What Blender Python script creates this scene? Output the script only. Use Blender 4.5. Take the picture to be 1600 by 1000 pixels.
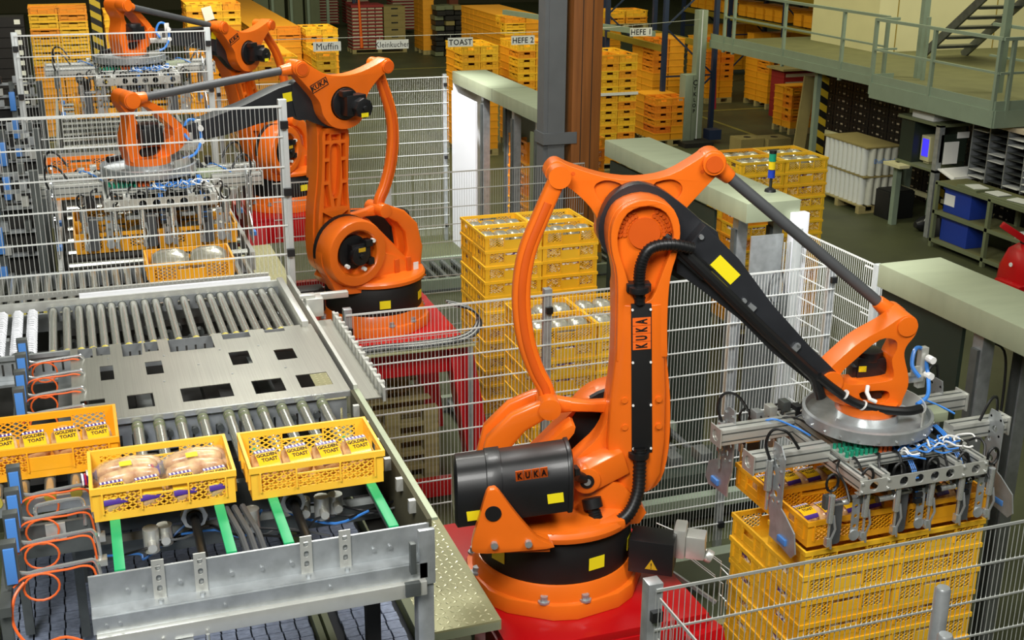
import bpy, bmesh, math, random
from mathutils import Matrix, Vector
from mathutils.geometry import tessellate_polygon
PI = math.pi
R = math.radians
random.seed(7)
for o in list(bpy.data.objects):
    bpy.data.objects.remove(o)
S = bpy.context.scene
C = S.collection

# ------------------------------------------------------------------ camera
# standing on a gallery, 5.3 m above the hall floor; X = along the pallet lanes, Y = along the conveyor line
YAW, PITCH, ROLL, FOC = .34175, .33288, .0076, 1924.6
w = Vector((math.sin(YAW)*math.cos(PITCH), math.cos(YAW)*math.cos(PITCH), -math.sin(PITCH)))
r0 = Vector((math.cos(YAW), -math.sin(YAW), 0))
u0 = r0.cross(w)
rr_ = r0*math.cos(ROLL) + u0*math.sin(ROLL)
uu_ = u0*math.cos(ROLL) - r0*math.sin(ROLL)
cd = bpy.data.cameras.new('camera')
cam = bpy.data.objects.new('camera', cd)
C.objects.link(cam)
m = Matrix((rr_, uu_, -w)).transposed().to_4x4()
m.translation = (0, 0, 5.3)
cam.matrix_world = m
cd.sensor_width = 36
cd.lens = FOC/1600*36
cd.clip_end = 200
S.camera = cam

# ------------------------------------------------------------------ world, lamps, exposure
W = bpy.data.worlds.new('hall')
S.world = W
W.use_nodes = True
bg = W.node_tree.nodes['Background']
bg.inputs[0].default_value = (.80, .84, .56, 1)
bg.inputs[1].default_value = .16
S.view_settings.view_transform = 'Standard'
S.view_settings.look = 'None'
S.view_settings.gamma = 1
S.view_settings.exposure = 0.0
S.view_settings.use_curve_mapping = False

def area(name, loc, target, size, power, col=(1, 1, 1)):
    d = bpy.data.lights.new(name, 'AREA')
    d.shape = 'RECTANGLE'
    d.size, d.size_y = size
    d.energy = power
    d.color = col
    o = bpy.data.objects.new(name, d)
    C.objects.link(o)
    o.location = loc
    o.rotation_euler = (Vector(target)-Vector(loc)).to_track_quat('-Z', 'Y').to_euler()
    return o
area('overhead_light', (-1.5, .5, 8.5), (2.0, 7.5, 2.0), (2.6, 2.6), 690, (1, .985, .95))
area('overhead_light', (4.2, 1.8, 8.2), (3.2, 7.0, 2.0), (2.2, 2.2), 300, (1, .985, .95))
area('overhead_light', (2.6, 10.2, 8.3), (2.8, 11.5, 1.5), (2.0, 2.0), 420, (1, .985, .95))
area('overhead_light', (1.8, 15.6, 8.3), (1.6, 17.0, 1.5), (2.0, 2.0), 330, (1, .98, .9))
area('overhead_light', (3.0, 26, 8.5), (3.0, 30.0, 0), (7, 3), 900, (1, .96, .70))
area('overhead_light', (9.0, 30, 8.5), (9.5, 34.0, 0), (6, 3), 340, (1, .95, .66))
area('overhead_light', (12.5, 22, 8.5), (12.5, 26, 0), (6, 3), 260, (1, .95, .62))
area('overhead_light', (10.0, 15, 8.5), (13.0, 18, 1), (3, 3), 230, (1, .96, .72))
def spot(name, loc, target, power, angle, col=(1, 1, 1), r=.25):
    d = bpy.data.lights.new(name, 'SPOT')
    d.energy = power; d.spot_size = R(angle); d.spot_blend = .6; d.shadow_soft_size = r; d.color = col
    o = bpy.data.objects.new(name, d); C.objects.link(o); o.location = loc
    o.rotation_euler = (Vector(target)-Vector(loc)).to_track_quat('-Z', 'Y').to_euler()
    return o
spot('strobe_spot', (3.4, 16.4, 6.6), (5.5, 17.75, 1.3), 3000, 30)  # unseen spot added for a hidden strobe, whitens the far gate panel
spot('strobe_spot', (3.9, 6.2, 6.8), (5.9, 8.9, 1.4), 1700, 34)  # second added spot, strobe glare on the short fence and gate post
area('overhead_light', (16.5, 16.0, 8.0), (18.0, 21.0, 3.2), (2, 2), 330, (1, .97, .78))  # added light with no known fixture, brightens the cream wall

# ------------------------------------------------------------------ materials
def srgb(h):
    h = h.lstrip('#')
    out = []
    for i in (0, 2, 4):
        c = int(h[i:i+2], 16)/255
        out.append(c/12.92 if c <= .04045 else ((c+.055)/1.055)**2.4)
    return tuple(out)+(1,)

def mat(name, col, rough=.5, metal=0., var=.0, scale=6., bump=0., bscale=None, coat=0., col2=None, stretch=None, hue=None, emit=0., alpha=1., trans=0.):
    mt = bpy.data.materials.new(name)
    mt.use_nodes = True
    nt = mt.node_tree
    b = nt.nodes['Principled BSDF']
    base = srgb(col)
    b.inputs['Base Color'].default_value = base
    b.inputs['Roughness'].default_value = rough
    b.inputs['Metallic'].default_value = metal
    if coat:
        b.inputs['Coat Weight'].default_value = coat
        b.inputs['Coat Roughness'].default_value = .12
    if trans:
        b.inputs['Transmission Weight'].default_value = trans
        b.inputs['IOR'].default_value = 1.2
    if alpha < 1:
        b.inputs['Alpha'].default_value = alpha
    L = nt.links.new
    src = None
    if hue:                                          # every copy gets its own tint between two colours
        oi = nt.nodes.new('ShaderNodeObjectInfo')
        rp = nt.nodes.new('ShaderNodeValToRGB')
        n = len(hue)
        rp.color_ramp.elements[0].color = srgb(hue[0])
        rp.color_ramp.elements[1].color = srgb(hue[-1])
        for i in range(1, n-1):
            e = rp.color_ramp.elements.new(i/(n-1))
            e.color = srgb(hue[i])
        L(oi.outputs['Random'], rp.inputs[0])
        src = rp.outputs[0]
    if var or col2 or bump:
        tc = nt.nodes.new('ShaderNodeTexCoord')
        mp = nt.nodes.new('ShaderNodeMapping')
        if stretch:
            mp.inputs['Scale'].default_value = stretch
        L(tc.outputs['Object'], mp.inputs[0])
        nz = nt.nodes.new('ShaderNodeTexNoise')
        nz.inputs['Scale'].default_value = scale
        nz.inputs['Detail'].default_value = 5
        L(mp.outputs[0], nz.inputs[0])
        if col2 or var:
            rp2 = nt.nodes.new('ShaderNodeValToRGB')
            rp2.color_ramp.elements[0].position = .3
            rp2.color_ramp.elements[1].position = .7
            c2 = srgb(col2) if col2 else tuple(x*(1-var) for x in base[:3])+(1,)
            rp2.color_ramp.elements[0].color = c2
            rp2.color_ramp.elements[1].color = base
            L(nz.outputs[0], rp2.inputs[0])
            if src is None:
                src = rp2.outputs[0]
            else:
                mx = nt.nodes.new('ShaderNodeMix')
                mx.data_type = 'RGBA'
                mx.blend_type = 'MULTIPLY'
                mx.inputs[0].default_value = 1
                rp2.color_ramp.elements[0].color = (1-var,)*3+(1,)
                rp2.color_ramp.elements[1].color = (1, 1, 1, 1)
                L(src, mx.inputs[6]); L(rp2.outputs[0], mx.inputs[7])
                src = mx.outputs[2]
        if bump:
            n2 = nz
            if bscale:
                n2 = nt.nodes.new('ShaderNodeTexNoise')
                n2.inputs['Scale'].default_value = bscale
                L(mp.outputs[0], n2.inputs[0])
            bp = nt.nodes.new('ShaderNodeBump')
            bp.inputs['Strength'].default_value = bump
            bp.inputs['Distance'].default_value = .01
            L(n2.outputs[0], bp.inputs['Height'])
            L(bp.outputs[0], b.inputs['Normal'])
    if src is not None:
        L(src, b.inputs['Base Color'])
    if emit:
        b.inputs['Emission Color'].default_value = base
        b.inputs['Emission Strength'].default_value = emit
    return mt

M = {}
M['orange'] = mat('orange_robot_paint', 'ee7018', .36, var=.10, scale=3, coat=.25)
M['orange_in'] = mat('orange_casting', 'd85a12', .45, var=.12, scale=4)
M['black'] = mat('black_plastic', '17181a', .42, var=.2, scale=8, coat=.1)
M['blackmatt'] = mat('black_sheet', '0e0f10', .6, var=.2, scale=10)
M['boom'] = mat('grey_black_boom', '2b2d31', .38, var=.35, scale=5, coat=.2)
M['hose'] = mat('black_hose', '151617', .42)
M['greyrod'] = mat('dark_grey_tube', '4c4e50', .5, var=.12, scale=8)
M['red'] = mat('red_paint', 'b8060f', .35, var=.12, scale=3, coat=.2)
M['crate'] = mat('crate_plastic', 'f2b012', .42, var=.06, scale=6, hue=['f3bd2a', 'f5c02e', 'efb01c', 'f2b824'])
M['crate_mix'] = mat('crate_plastic_mixed', 'f2b012', .45, var=.08, scale=6, hue=['e8ba2a', 'e6b224', 'e2a620', 'eabc2c', 'e08a1c', 'e8b828'])
M['crate_o'] = mat('crate_plastic_orange', 'ef8a12', .45, var=.08, scale=6, hue=['e08c1a', 'd87a1a', 'e29a1c', 'd6701a'])
M['crate_held'] = mat('crate_plastic_golden', 'f4aa1c', .42, var=.06, scale=6)
M['crate_conv'] = mat('crate_plastic_yellow', 'fac43c', .40, var=.05, scale=5)
M['steel'] = mat('galvanised_steel', 'bcc1c3', .36, .62, var=.25, scale=14)
M['steeldk'] = mat('dull_steel', '6f7472', .45, .6, var=.3, scale=9)
M['alu'] = mat('aluminium', 'd2d3cc', .34, .55, var=.12, scale=10)
M['chrome'] = mat('bright_steel', 'd8dbdb', .18, .75)
M['plate'] = mat('brushed_sheet', 'a3a298', .34, .8, var=.16, scale=3, stretch=(60, .6, 1))
M['zinc'] = mat('zinc_wire', 'c9ccc8', .42, .55)
M['wirew'] = mat('white_wire', 'dfe2df', .45, .2)
M['postw'] = mat('pale_post', 'c6cbca', .45, .35, var=.1, scale=12)
M['slab'] = mat('cover_sheet', 'aab396', .40, .35, var=.12, scale=2.2, stretch=(1, 4, 1))
M['greenpanel'] = mat('dark_green_panel', '1f2a20', .55, var=.15, scale=3)
M['greypanel'] = mat('grey_green_panel', '6d7455', .55, var=.1, scale=3)
M['whitepanel'] = mat('white_panel', 'e9ebf0', .4, .1)
M['floor'] = mat('hall_floor', '494d30', .55, var=.35, scale=1.2, bump=.08, bscale=30, col2='383c24')
M['yline'] = mat('floor_line_paint', '8a8038', .6, var=.3, scale=10)
M['greenstrip'] = mat('green_slide', '21a566', .45)
M['blue'] = mat('blue_sensor', '4d86cf', .4)
M['bluehose'] = mat('blue_hose', '3f83d6', .3)
M['cable'] = mat('orange_cable', 'e8662a', .45)
M['yellow'] = mat('yellow_label', 'f3e11c', .5)
M['ylabel'] = mat('amber_label', 'c8a01e', .5)
M['label'] = mat('orange_label', 'f06a1c', .5)
M['ink'] = mat('black_ink', '0b0b0c', .6)
M['white'] = mat('white_label', 'e8e8e4', .5)
M['sign'] = mat('sign_board', 'd6d8d2', .5)
M['wood'] = mat('pale_wood', 'a39663', .7, var=.3, scale=3, stretch=(1, 9, 9))
M['glulam'] = mat('brown_timber', '8a5424', .55, var=.35, scale=2.2, stretch=(9, 9, .5))
M['column'] = mat('grey_column_paint', '5d6061', .5, var=.1, scale=5)
M['card'] = mat('cardboard', '8d7f4c', .75, var=.12, scale=5)
M['mesh'] = mat('blue_grey_belt', '67738a', .5, .3, var=.3, scale=12)
M['meshdk'] = mat('dark_belt_gap', '20242a', .7)
M['bun'] = mat('bread_crust', '9c5a26', .45, var=.3, scale=18, col2='f0cf98', coat=.4)
M['film'] = mat('clear_bag', 'e6e2d6', .1, alpha=.09, bump=.6, bscale=30)
M['silver'] = mat('silver_bag', 'b9b6a4', .28, .5, var=.35, scale=14, bump=.6, bscale=22)
M['purple'] = mat('purple_print', '4a2f86', .4)
M['redprint'] = mat('red_print', 'b01c34', .4)
M['greyconv'] = mat('grey_green_steel', '8e9a86', .5, .3, var=.1, scale=5)
M['rackblue'] = mat('rack_blue', '1d2b45', .5)
M['beamy'] = mat('beam_ochre', '8f7a24', .5, var=.15, scale=5)
M['railgreen'] = mat('railing_grey_green', '8a9a86', .5, .2, var=.08, scale=5)
M['deck'] = mat('platform_deck', '6a6a42', .7, var=.2, scale=3)
M['cream'] = mat('cream_wall', 'cfc99a', .7, var=.08, scale=1.5)
M['dark'] = mat('dark_void', '15140f', .7)
M['blackcrate'] = mat('black_crate', '1a1616', .5, var=.2, scale=6)
M['redcrate'] = mat('red_crate', 'c01a1a', .45, var=.1, scale=6)
M['wrap'] = mat('stretch_film', 'c3c4b6', .22, var=.12, scale=7, bump=.35, bscale=14)
M['rollw'] = mat('film_roll', 'cfd2cc', .3)
M['bluebin'] = mat('blue_bin', '1e3a96', .45)
M['screen'] = mat('blue_screen', '3b32d8', .4, emit=1.2)
M['brown'] = mat('red_brown_column', '6e3419', .6)
M['greenlamp'] = mat('green_lamp', '1e8a6a', .25)
M['yellowlamp'] = mat('yellow_lamp', 'd6b81e', .25)
M['bluelamp'] = mat('blue_lamp', '1f3aa0', .25)
M['tray'] = mat('white_tray', 'b7a98f', .6)
M['trayr'] = mat('red_tray', '8e2020', .6)
M['hall'] = mat('hall_wall', '4d4a34', .8, var=.15, scale=.8)

def tread_material():
    mt = mat('tread_plate', 'b4b388', .40, .25, var=.14, scale=5)
    nt = mt.node_tree
    b = nt.nodes['Principled BSDF']
    L = nt.links.new
    tc = nt.nodes.new('ShaderNodeTexCoord')
    hs = []
    for k, a in enumerate((R(45), R(-45))):          # two sets of short raised tears, checkered
        mp = nt.nodes.new('ShaderNodeMapping')
        mp.inputs['Rotation'].default_value = (0, 0, a)
        mp.inputs['Scale'].default_value = (26, 60, 1)
        mp.inputs['Location'].default_value = (.5*k, .5*k, 0)
        L(tc.outputs['Object'], mp.inputs[0])
        v = nt.nodes.new('ShaderNodeTexVoronoi')
        v.inputs['Scale'].default_value = 1
        v.inputs['Randomness'].default_value = 0.08
        L(mp.outputs[0], v.inputs[0])
        r = nt.nodes.new('ShaderNodeMapRange')
        r.inputs[1].default_value = .18; r.inputs[2].default_value = .36
        r.inputs[3].default_value = 1; r.inputs[4].default_value = 0
        L(v.outputs['Distance'], r.inputs[0])
        ck = nt.nodes.new('ShaderNodeTexChecker')
        ck.inputs['Scale'].default_value = 24
        L(tc.outputs['Object'], ck.inputs[0])
        mu = nt.nodes.new('ShaderNodeMath')
        mu.operation = 'MULTIPLY'
        L(r.outputs[0], mu.inputs[0])
        if k:
            L(ck.outputs['Fac'], mu.inputs[1])
        else:
            iv = nt.nodes.new('ShaderNodeMath'); iv.operation = 'SUBTRACT'
            iv.inputs[0].default_value = 1
            L(ck.outputs['Fac'], iv.inputs[1]); L(iv.outputs[0], mu.inputs[1])
        hs.append(mu)
    ad = nt.nodes.new('ShaderNodeMath'); ad.operation = 'ADD'
    L(hs[0].outputs[0], ad.inputs[0]); L(hs[1].outputs[0], ad.inputs[1])
    bp = nt.nodes.new('ShaderNodeBump')
    bp.inputs['Strength'].default_value = 1
    bp.inputs['Distance'].default_value = .006
    L(ad.outputs[0], bp.inputs['Height']); L(bp.outputs[0], b.inputs['Normal'])
    return mt
M['tread'] = tread_material()

def hazard_material():
    mt = mat('hazard_stripes', 'b79a24', .5)
    nt = mt.node_tree
    b = nt.nodes['Principled BSDF']
    tc = nt.nodes.new('ShaderNodeTexCoord')
    wv = nt.nodes.new('ShaderNodeTexWave')
    wv.inputs['Scale'].default_value = 1.35
    mp = nt.nodes.new('ShaderNodeMapping')
    mp.inputs['Rotation'].default_value = (0, R(60), 0)
    nt.links.new(tc.outputs['Object'], mp.inputs[0])
    nt.links.new(mp.outputs[0], wv.inputs[0])
    rp = nt.nodes.new('ShaderNodeValToRGB')
    rp.color_ramp.interpolation = 'CONSTANT'
    rp.color_ramp.elements[0].color = srgb('15140f')
    rp.color_ramp.elements[1].color = srgb('b79a24')
    rp.color_ramp.elements[1].position = .5
    nt.links.new(wv.outputs[0], rp.inputs[0])
    nt.links.new(rp.outputs[0], b.inputs['Base Color'])
    return mt
M['hazard'] = hazard_material()

def packed_material():
    mt = mat('packed_bread', 'c8a878', .3, coat=.5)
    nt = mt.node_tree
    b = nt.nodes['Principled BSDF']
    tc = nt.nodes.new('ShaderNodeTexCoord')
    vo = nt.nodes.new('ShaderNodeTexVoronoi')
    vo.inputs['Scale'].default_value = 42
    nt.links.new(tc.outputs['Object'], vo.inputs[0])
    sp = nt.nodes.new('ShaderNodeSeparateColor')
    nt.links.new(vo.outputs['Color'], sp.inputs[0])
    rp = nt.nodes.new('ShaderNodeValToRGB')
    rp.color_ramp.interpolation = 'CONSTANT'
    cols = ['8a5a2c', 'd8c4a0', 'f0ece2', 'c08a4c', 'eae4d8', 'e0b030', '4a2f86', 'f2eee6']
    rp.color_ramp.elements[0].color = srgb(cols[0])
    rp.color_ramp.elements[1].color = srgb(cols[1]); rp.color_ramp.elements[1].position = 1/8
    for i in range(2, 8):
        e = rp.color_ramp.elements.new(i/8); e.color = srgb(cols[i])
    nt.links.new(sp.outputs[0], rp.inputs[0])
    nt.links.new(rp.outputs[0], b.inputs['Base Color'])
    return mt
M['packed'] = packed_material()

# ------------------------------------------------------------------ mesh building
ROOT = {}                                            # world matrix of each thing
class MB:
    def __init__(s, T=None):
        s.v, s.f, s.m = [], [], []
        s.T = T or Matrix()
    def add(s, vs, fs, mi=0):
        n = len(s.v)
        s.v += [s.T @ Vector(p) for p in vs]
        s.f += [tuple(i+n for i in f) for f in fs]
        s.m += [mi]*len(fs)
    def box(s, a, b, mi=0):                          # two opposite corners
        x0, y0, z0 = a; x1, y1, z1 = b
        s.add([(x0,y0,z0),(x1,y0,z0),(x1,y1,z0),(x0,y1,z0),(x0,y0,z1),(x1,y0,z1),(x1,y1,z1),(x0,y1,z1)],
              [(0,3,2,1),(4,5,6,7),(0,1,5,4),(1,2,6,5),(2,3,7,6),(3,0,4,7)], mi)
    def cbox(s, c, d, mi=0, rot=None):               # centre, size, optional rotation matrix
        vs = []
        for z in (-.5, .5):
            for x, y in ((-.5,-.5),(.5,-.5),(.5,.5),(-.5,.5)):
                p = Vector((x*d[0], y*d[1], z*d[2]))
                if rot: p = rot @ p
                vs.append(p+Vector(c))
        s.add(vs, [(0,3,2,1),(4,5,6,7),(0,1,5,4),(1,2,6,5),(2,3,7,6),(3,0,4,7)], mi)
    def bar(s, p, q, a, b, mi=0, up=(0, 0, 1)):      # rectangular bar from p to q, a wide, b along up
        p, q = Vector(p), Vector(q)
        d = (q-p).normalized()
        sd = d.cross(Vector(up))
        if sd.length < 1e-4: sd = d.cross(Vector((0, 1, 0)))
        sd.normalize(); u = sd.cross(d).normalized()
        vs = [e+sd*i*a/2+u*j*b/2 for e in (p, q) for i, j in ((-1,-1),(1,-1),(1,1),(-1,1))]
        s.add(vs, [(0,3,2,1),(4,5,6,7),(0,1,5,4),(1,2,6,5),(2,3,7,6),(3,0,4,7)], mi)
    def cyl(s, p, q, r, n=16, r2=None, mi=0, cap=True):
        p, q = Vector(p), Vector(q)
        r2 = r if r2 is None else r2
        d = (q-p).normalized()
        a = d.orthogonal().normalized(); b = d.cross(a)
        vs = [p+a*r*math.cos(2*PI*i/n)+b*r*math.sin(2*PI*i/n) for i in range(n)]
        vs += [q+a*r2*math.cos(2*PI*i/n)+b*r2*math.sin(2*PI*i/n) for i in range(n)]
        fs = [(i, (i+1) % n, n+(i+1) % n, n+i) for i in range(n)]
        if cap: fs += [tuple(range(n-1, -1, -1)), tuple(range(n, 2*n))]
        s.add(vs, fs, mi)
    def lathe(s, prof, n=32, c=(0, 0, 0), mi=0):     # (radius, z) profile turned about z
        k = len(prof)
        vs = [(c[0]+r*math.cos(2*PI*i/n), c[1]+r*math.sin(2*PI*i/n), c[2]+z) for i in range(n) for r, z in prof]
        fs = [(i*k+j, ((i+1) % n)*k+j, ((i+1) % n)*k+j+1, i*k+j+1) for i in range(n) for j in range(k-1)]
        s.add(vs, fs, mi)
    def tube(s, pts, r, n=8, mi=0, closed=False, cap=True):
        pts = [Vector(p) for p in pts]
        k = len(pts)
        prev = None; vs = []
        for i, p in enumerate(pts):
            if closed: t = pts[(i+1) % k]-pts[i-1]
            else: t = pts[min(i+1, k-1)]-pts[max(i-1, 0)]
            t.normalize()
            a = t.orthogonal().normalized() if prev is None else (prev-t*prev.dot(t)).normalized()
            prev = a; b = t.cross(a)
            rr = r[i] if isinstance(r, (list, tuple)) else r
            vs += [p+(a*math.cos(2*PI*j/n)+b*math.sin(2*PI*j/n))*rr for j in range(n)]
        fs = [((i*n+j), (i*n+(j+1) % n), (((i+1) % k)*n+(j+1) % n), (((i+1) % k)*n+j)) for i in range(k if closed else k-1) for j in range(n)]
        if cap and not closed: fs += [tuple(range(n-1, -1, -1)), tuple(range((k-1)*n, k*n))]
        s.add(vs, fs, mi)
    def prism(s, loops, f0, f1, mi=0):               # loops of 2-D points (first the outline, then holes); f0 and f1 place a 2-D point on either face
        n0 = 0; L3 = [[Vector((x, y, 0)) for x, y in lp] for lp in loops]
        tri = tessellate_polygon(L3)
        flat = [p for lp in loops for p in lp]
        N = len(flat)
        vs = [f0(x, y) for x, y in flat]+[f1(x, y) for x, y in flat]
        fs = [tuple(t) for t in tri]+[tuple(N+i for i in reversed(t)) for t in tri]
        o = 0
        for lp in loops:
            k = len(lp)
            fs += [(o+i, o+(i+1) % k, N+o+(i+1) % k, N+o+i) for i in range(k)]
            o += k
        s.add(vs, fs, mi)
    def loft(s, rings, mi=0, cap=True):
        n = len(rings[0]); k = len(rings)
        fs = [(i*n+j, i*n+(j+1) % n, (i+1)*n+(j+1) % n, (i+1)*n+j) for i in range(k-1) for j in range(n)]
        if cap: fs += [tuple(range(n-1, -1, -1)), tuple(range((k-1)*n, k*n))]
        s.add([p for r in rings for p in r], fs, mi)
    def mesh(s, name, mats, bevel=0., smooth=35., inv=None, seg=2, limit=40.):
        me = bpy.data.meshes.new(name)
        vs = [inv @ p for p in s.v] if inv is not None else s.v
        me.from_pydata([tuple(p) for p in vs], [], s.f)
        for m_ in (mats if isinstance(mats, (list, tuple)) else [mats]):
            me.materials.append(m_)
        if max(s.m, default=0): me.polygons.foreach_set('material_index', s.m)
        bm = bmesh.new(); bm.from_mesh(me)
        if bevel:
            bmesh.ops.remove_doubles(bm, verts=bm.verts, dist=1e-5)
            bmesh.ops.recalc_face_normals(bm, faces=bm.faces)
            es = [e for e in bm.edges if len(e.link_faces) == 2 and e.calc_face_angle(0) > R(limit)]
            bmesh.ops.bevel(bm, geom=es, offset=bevel, segments=seg, affect='EDGES', profile=.6, clamp_overlap=True)
        else:
            bmesh.ops.recalc_face_normals(bm, faces=bm.faces)
        bm.to_mesh(me); bm.free()
        if smooth:
            me.polygons.foreach_set('use_smooth', [True]*len(me.polygons))
            me.set_sharp_from_angle(angle=R(smooth))
        return me
    def obj(s, name, mats, parent=None, world=False, **k):
        inv = None
        if world and parent is not None: inv = ROOT[parent].inverted()
        o = bpy.data.objects.new(name, s.mesh(name, mats, inv=inv, **k))
        C.objects.link(o)
        if parent is not None:
            o.parent = parent
            ROOT[o] = ROOT[parent]
        else:
            ROOT[o] = Matrix()
        return o

def each(b, name, mats, parent=None, **k):
    """one object for every separate piece collected in the builder"""
    par = list(range(len(b.v)))
    def find(i):
        while par[i] != i:
            par[i] = par[par[i]]; i = par[i]
        return i
    for f in b.f:
        a = find(f[0])
        for i in f[1:]:
            par[find(i)] = a
    groups = {}
    for f, mi in zip(b.f, b.m): groups.setdefault(find(f[0]), []).append((f, mi))
    out = []
    for fs in groups.values():
        c = MB(); idx = {}
        for f, mi in fs:
            g = []
            for i in f:
                if i not in idx:
                    idx[i] = len(c.v); c.v.append(b.v[i])
                g.append(idx[i])
            c.f.append(tuple(g)); c.m.append(mi)
        out.append(c.obj(name, mats, parent, **k))
    return out
def tag(o, label, cat, group=None, kind=None):
    o['label'] = label; o['category'] = cat
    if group: o['group'] = group
    if kind: o['kind'] = kind
    return o
def thing(name, label, cat, loc=(0, 0, 0), rz=0., group=None):
    o = bpy.data.objects.new(name, None)
    C.objects.link(o)
    o.empty_display_size = .1
    o.location = loc; o.rotation_euler = (0, 0, rz)
    ROOT[o] = Matrix.Translation(loc) @ Matrix.Rotation(rz, 4, 'Z')
    return tag(o, label, cat, group)
def structure(name, mb, m_, label, **k):
    o = mb.obj(name, m_, **k)
    o['kind'] = 'structure'; o['label'] = label
    return o
def link_mesh(name, me, parent=None, loc=(0, 0, 0), rot=(0, 0, 0)):
    o = bpy.data.objects.new(name, me)
    C.objects.link(o)
    o.location = loc; o.rotation_euler = rot
    if parent is not None:
        o.parent = parent; ROOT[o] = ROOT[parent]
    return o
def arc(c, r, a0, a1, n):
    return [(c[0]+r*math.cos(a0+(a1-a0)*i/n), c[1]+r*math.sin(a0+(a1-a0)*i/n)) for i in range(n+1)]
def circ(c, r, n=20):
    return [(c[0]+r*math.cos(2*PI*i/n), c[1]+r*math.sin(2*PI*i/n)) for i in range(n)]
def rect(x0, y0, x1, y1):
    return [(x0, y0), (x1, y0), (x1, y1), (x0, y1)]
def rrect(x0, y0, x1, y1, r, n=4):
    return (arc((x1-r, y0+r), r, -PI/2, 0, n)+arc((x1-r, y1-r), r, 0, PI/2, n)+arc((x0+r, y1-r), r, PI/2, PI, n)+arc((x0+r, y0+r), r, PI, 1.5*PI, n))
def smooth_path(pts, k=6):                           # Catmull-Rom through the points
    P = [Vector(p) for p in pts]
    out = []
    for i in range(len(P)-1):
        a, b, c, d = P[max(i-1, 0)], P[i], P[i+1], P[min(i+2, len(P)-1)]
        for j in range(k):
            t = j/k
            out.append(.5*((2*b)+(c-a)*t+(2*a-5*b+4*c-d)*t*t+(3*b-a-3*c+d)*t**3))
    out.append(P[-1])
    return out
def smooth2(pts, k=5):                               # closed smooth 2-D outline
    P = [Vector((x, y)) for x, y in pts]
    n = len(P); out = []
    for i in range(n):
        a, b, c, d = P[i-1], P[i], P[(i+1) % n], P[(i+2) % n]
        for j in range(k):
            t = j/k
            q = .5*((2*b)+(c-a)*t+(2*a-5*b+4*c-d)*t*t+(3*b-a-3*c+d)*t**3)
            out.append((q.x, q.y))
    return out
def ring(c, a, b, p=3., n=20):                       # superellipse ring with half axes a and b
    c, a, b = Vector(c), Vector(a), Vector(b)
    out = []
    for i in range(n):
        t = 2*PI*i/n
        x, y = math.cos(t), math.sin(t)
        out.append(c+a*(math.copysign(abs(x)**(2/p), x))+b*(math.copysign(abs(y)**(2/p), y)))
    return out
TXT = {}
def text_mesh(body, size, m_, depth=.0015, spacing=1., bold=0.):
    key = (body, size, m_.name, depth, spacing)
    if key in TXT: return TXT[key]
    cu = bpy.data.curves.new('lettering', 'FONT')
    cu.body = body; cu.size = size; cu.extrude = depth
    cu.align_x = 'CENTER'; cu.align_y = 'CENTER'
    cu.space_character = spacing; cu.offset = bold; cu.resolution_u = 2
    o = bpy.data.objects.new('lettering', cu)
    C.objects.link(o)
    bpy.context.view_layer.update()
    me = bpy.data.meshes.new_from_object(o.evaluated_get(bpy.context.evaluated_depsgraph_get()))
    me.materials.clear(); me.materials.append(m_)
    bpy.data.objects.remove(o)
    TXT[key] = me
    return me
def frame(o, x, y):                                  # matrix with given origin and axes
    x, y = Vector(x).normalized(), Vector(y).normalized()
    z = x.cross(y).normalized(); y = z.cross(x)
    m_ = Matrix((x, y, z)).transposed().to_4x4()
    m_.translation = o
    return m_
def put_text(body, size, m_, parent, o, x, y, depth=.0015, spacing=1., sx=1., bold=0., name='lettering'):
    ob = bpy.data.objects.new(name, text_mesh(body, size, m_, depth, spacing, bold))
    C.objects.link(ob)
    ob.parent = parent
    ob.matrix_local = frame(o, x, y) @ Matrix.Diagonal((sx, 1, 1, 1))
    ROOT[ob] = ROOT[parent]
    return ob
def sub_label(parent, m_, o, x, y, wd, ht, name='label', d=.002):
    b = MB(frame(o, x, y))
    b.box((-wd/2, -ht/2, 0), (wd/2, ht/2, d))
    return b.obj(name, m_, parent, smooth=0)
ORD = ['top', 'second', 'third', 'fourth', 'fifth', 'sixth', 'seventh', 'eighth', 'ninth', 'tenth', 'eleventh', 'twelfth', 'thirteenth', 'fourteenth', 'fifteenth']
# ------------------------------------------------------------------ palletising robots
A2 = (.387, 2.343); L1 = 1.282; L2 = 1.431
VH = (-.435, .275); VR = (.407, .320)
def P(u, v, w_): return Vector((u, -v, w_))
def uv_prism(b, loops, v0, v1, mi=0):
    b.prism(loops, lambda x, y: (x, -v0, y), lambda x, y: (x, -v1, y), mi)
def kuka_tiles(parent, T, tile, gap, names=('letter_tile',)):
    """four orange tiles with black letters, laid along the x axis of T"""
    for i, ch in enumerate('KUKA'):
        x = (i-1.5)*(tile[0]+gap)
        b = MB(T)
        b.box((x-tile[0]/2, -tile[1]/2, 0), (x+tile[0]/2, tile[1]/2, .003))
        t = b.obj('letter_tile', M['label'], parent, smooth=0)
        put = bpy.data.objects.new('lettering', text_mesh(ch, tile[1]*.86, M['ink'], .001, 1., .0025*tile[1]/.1))
        C.objects.link(put)
        put.parent = parent
        put.matrix_local = T @ Matrix.Translation((x, -.002, .0042)) @ Matrix.Diagonal((tile[0]/tile[1]*1.05, 1, 1, 1))
        ROOT[put] = ROOT[parent]

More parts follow.
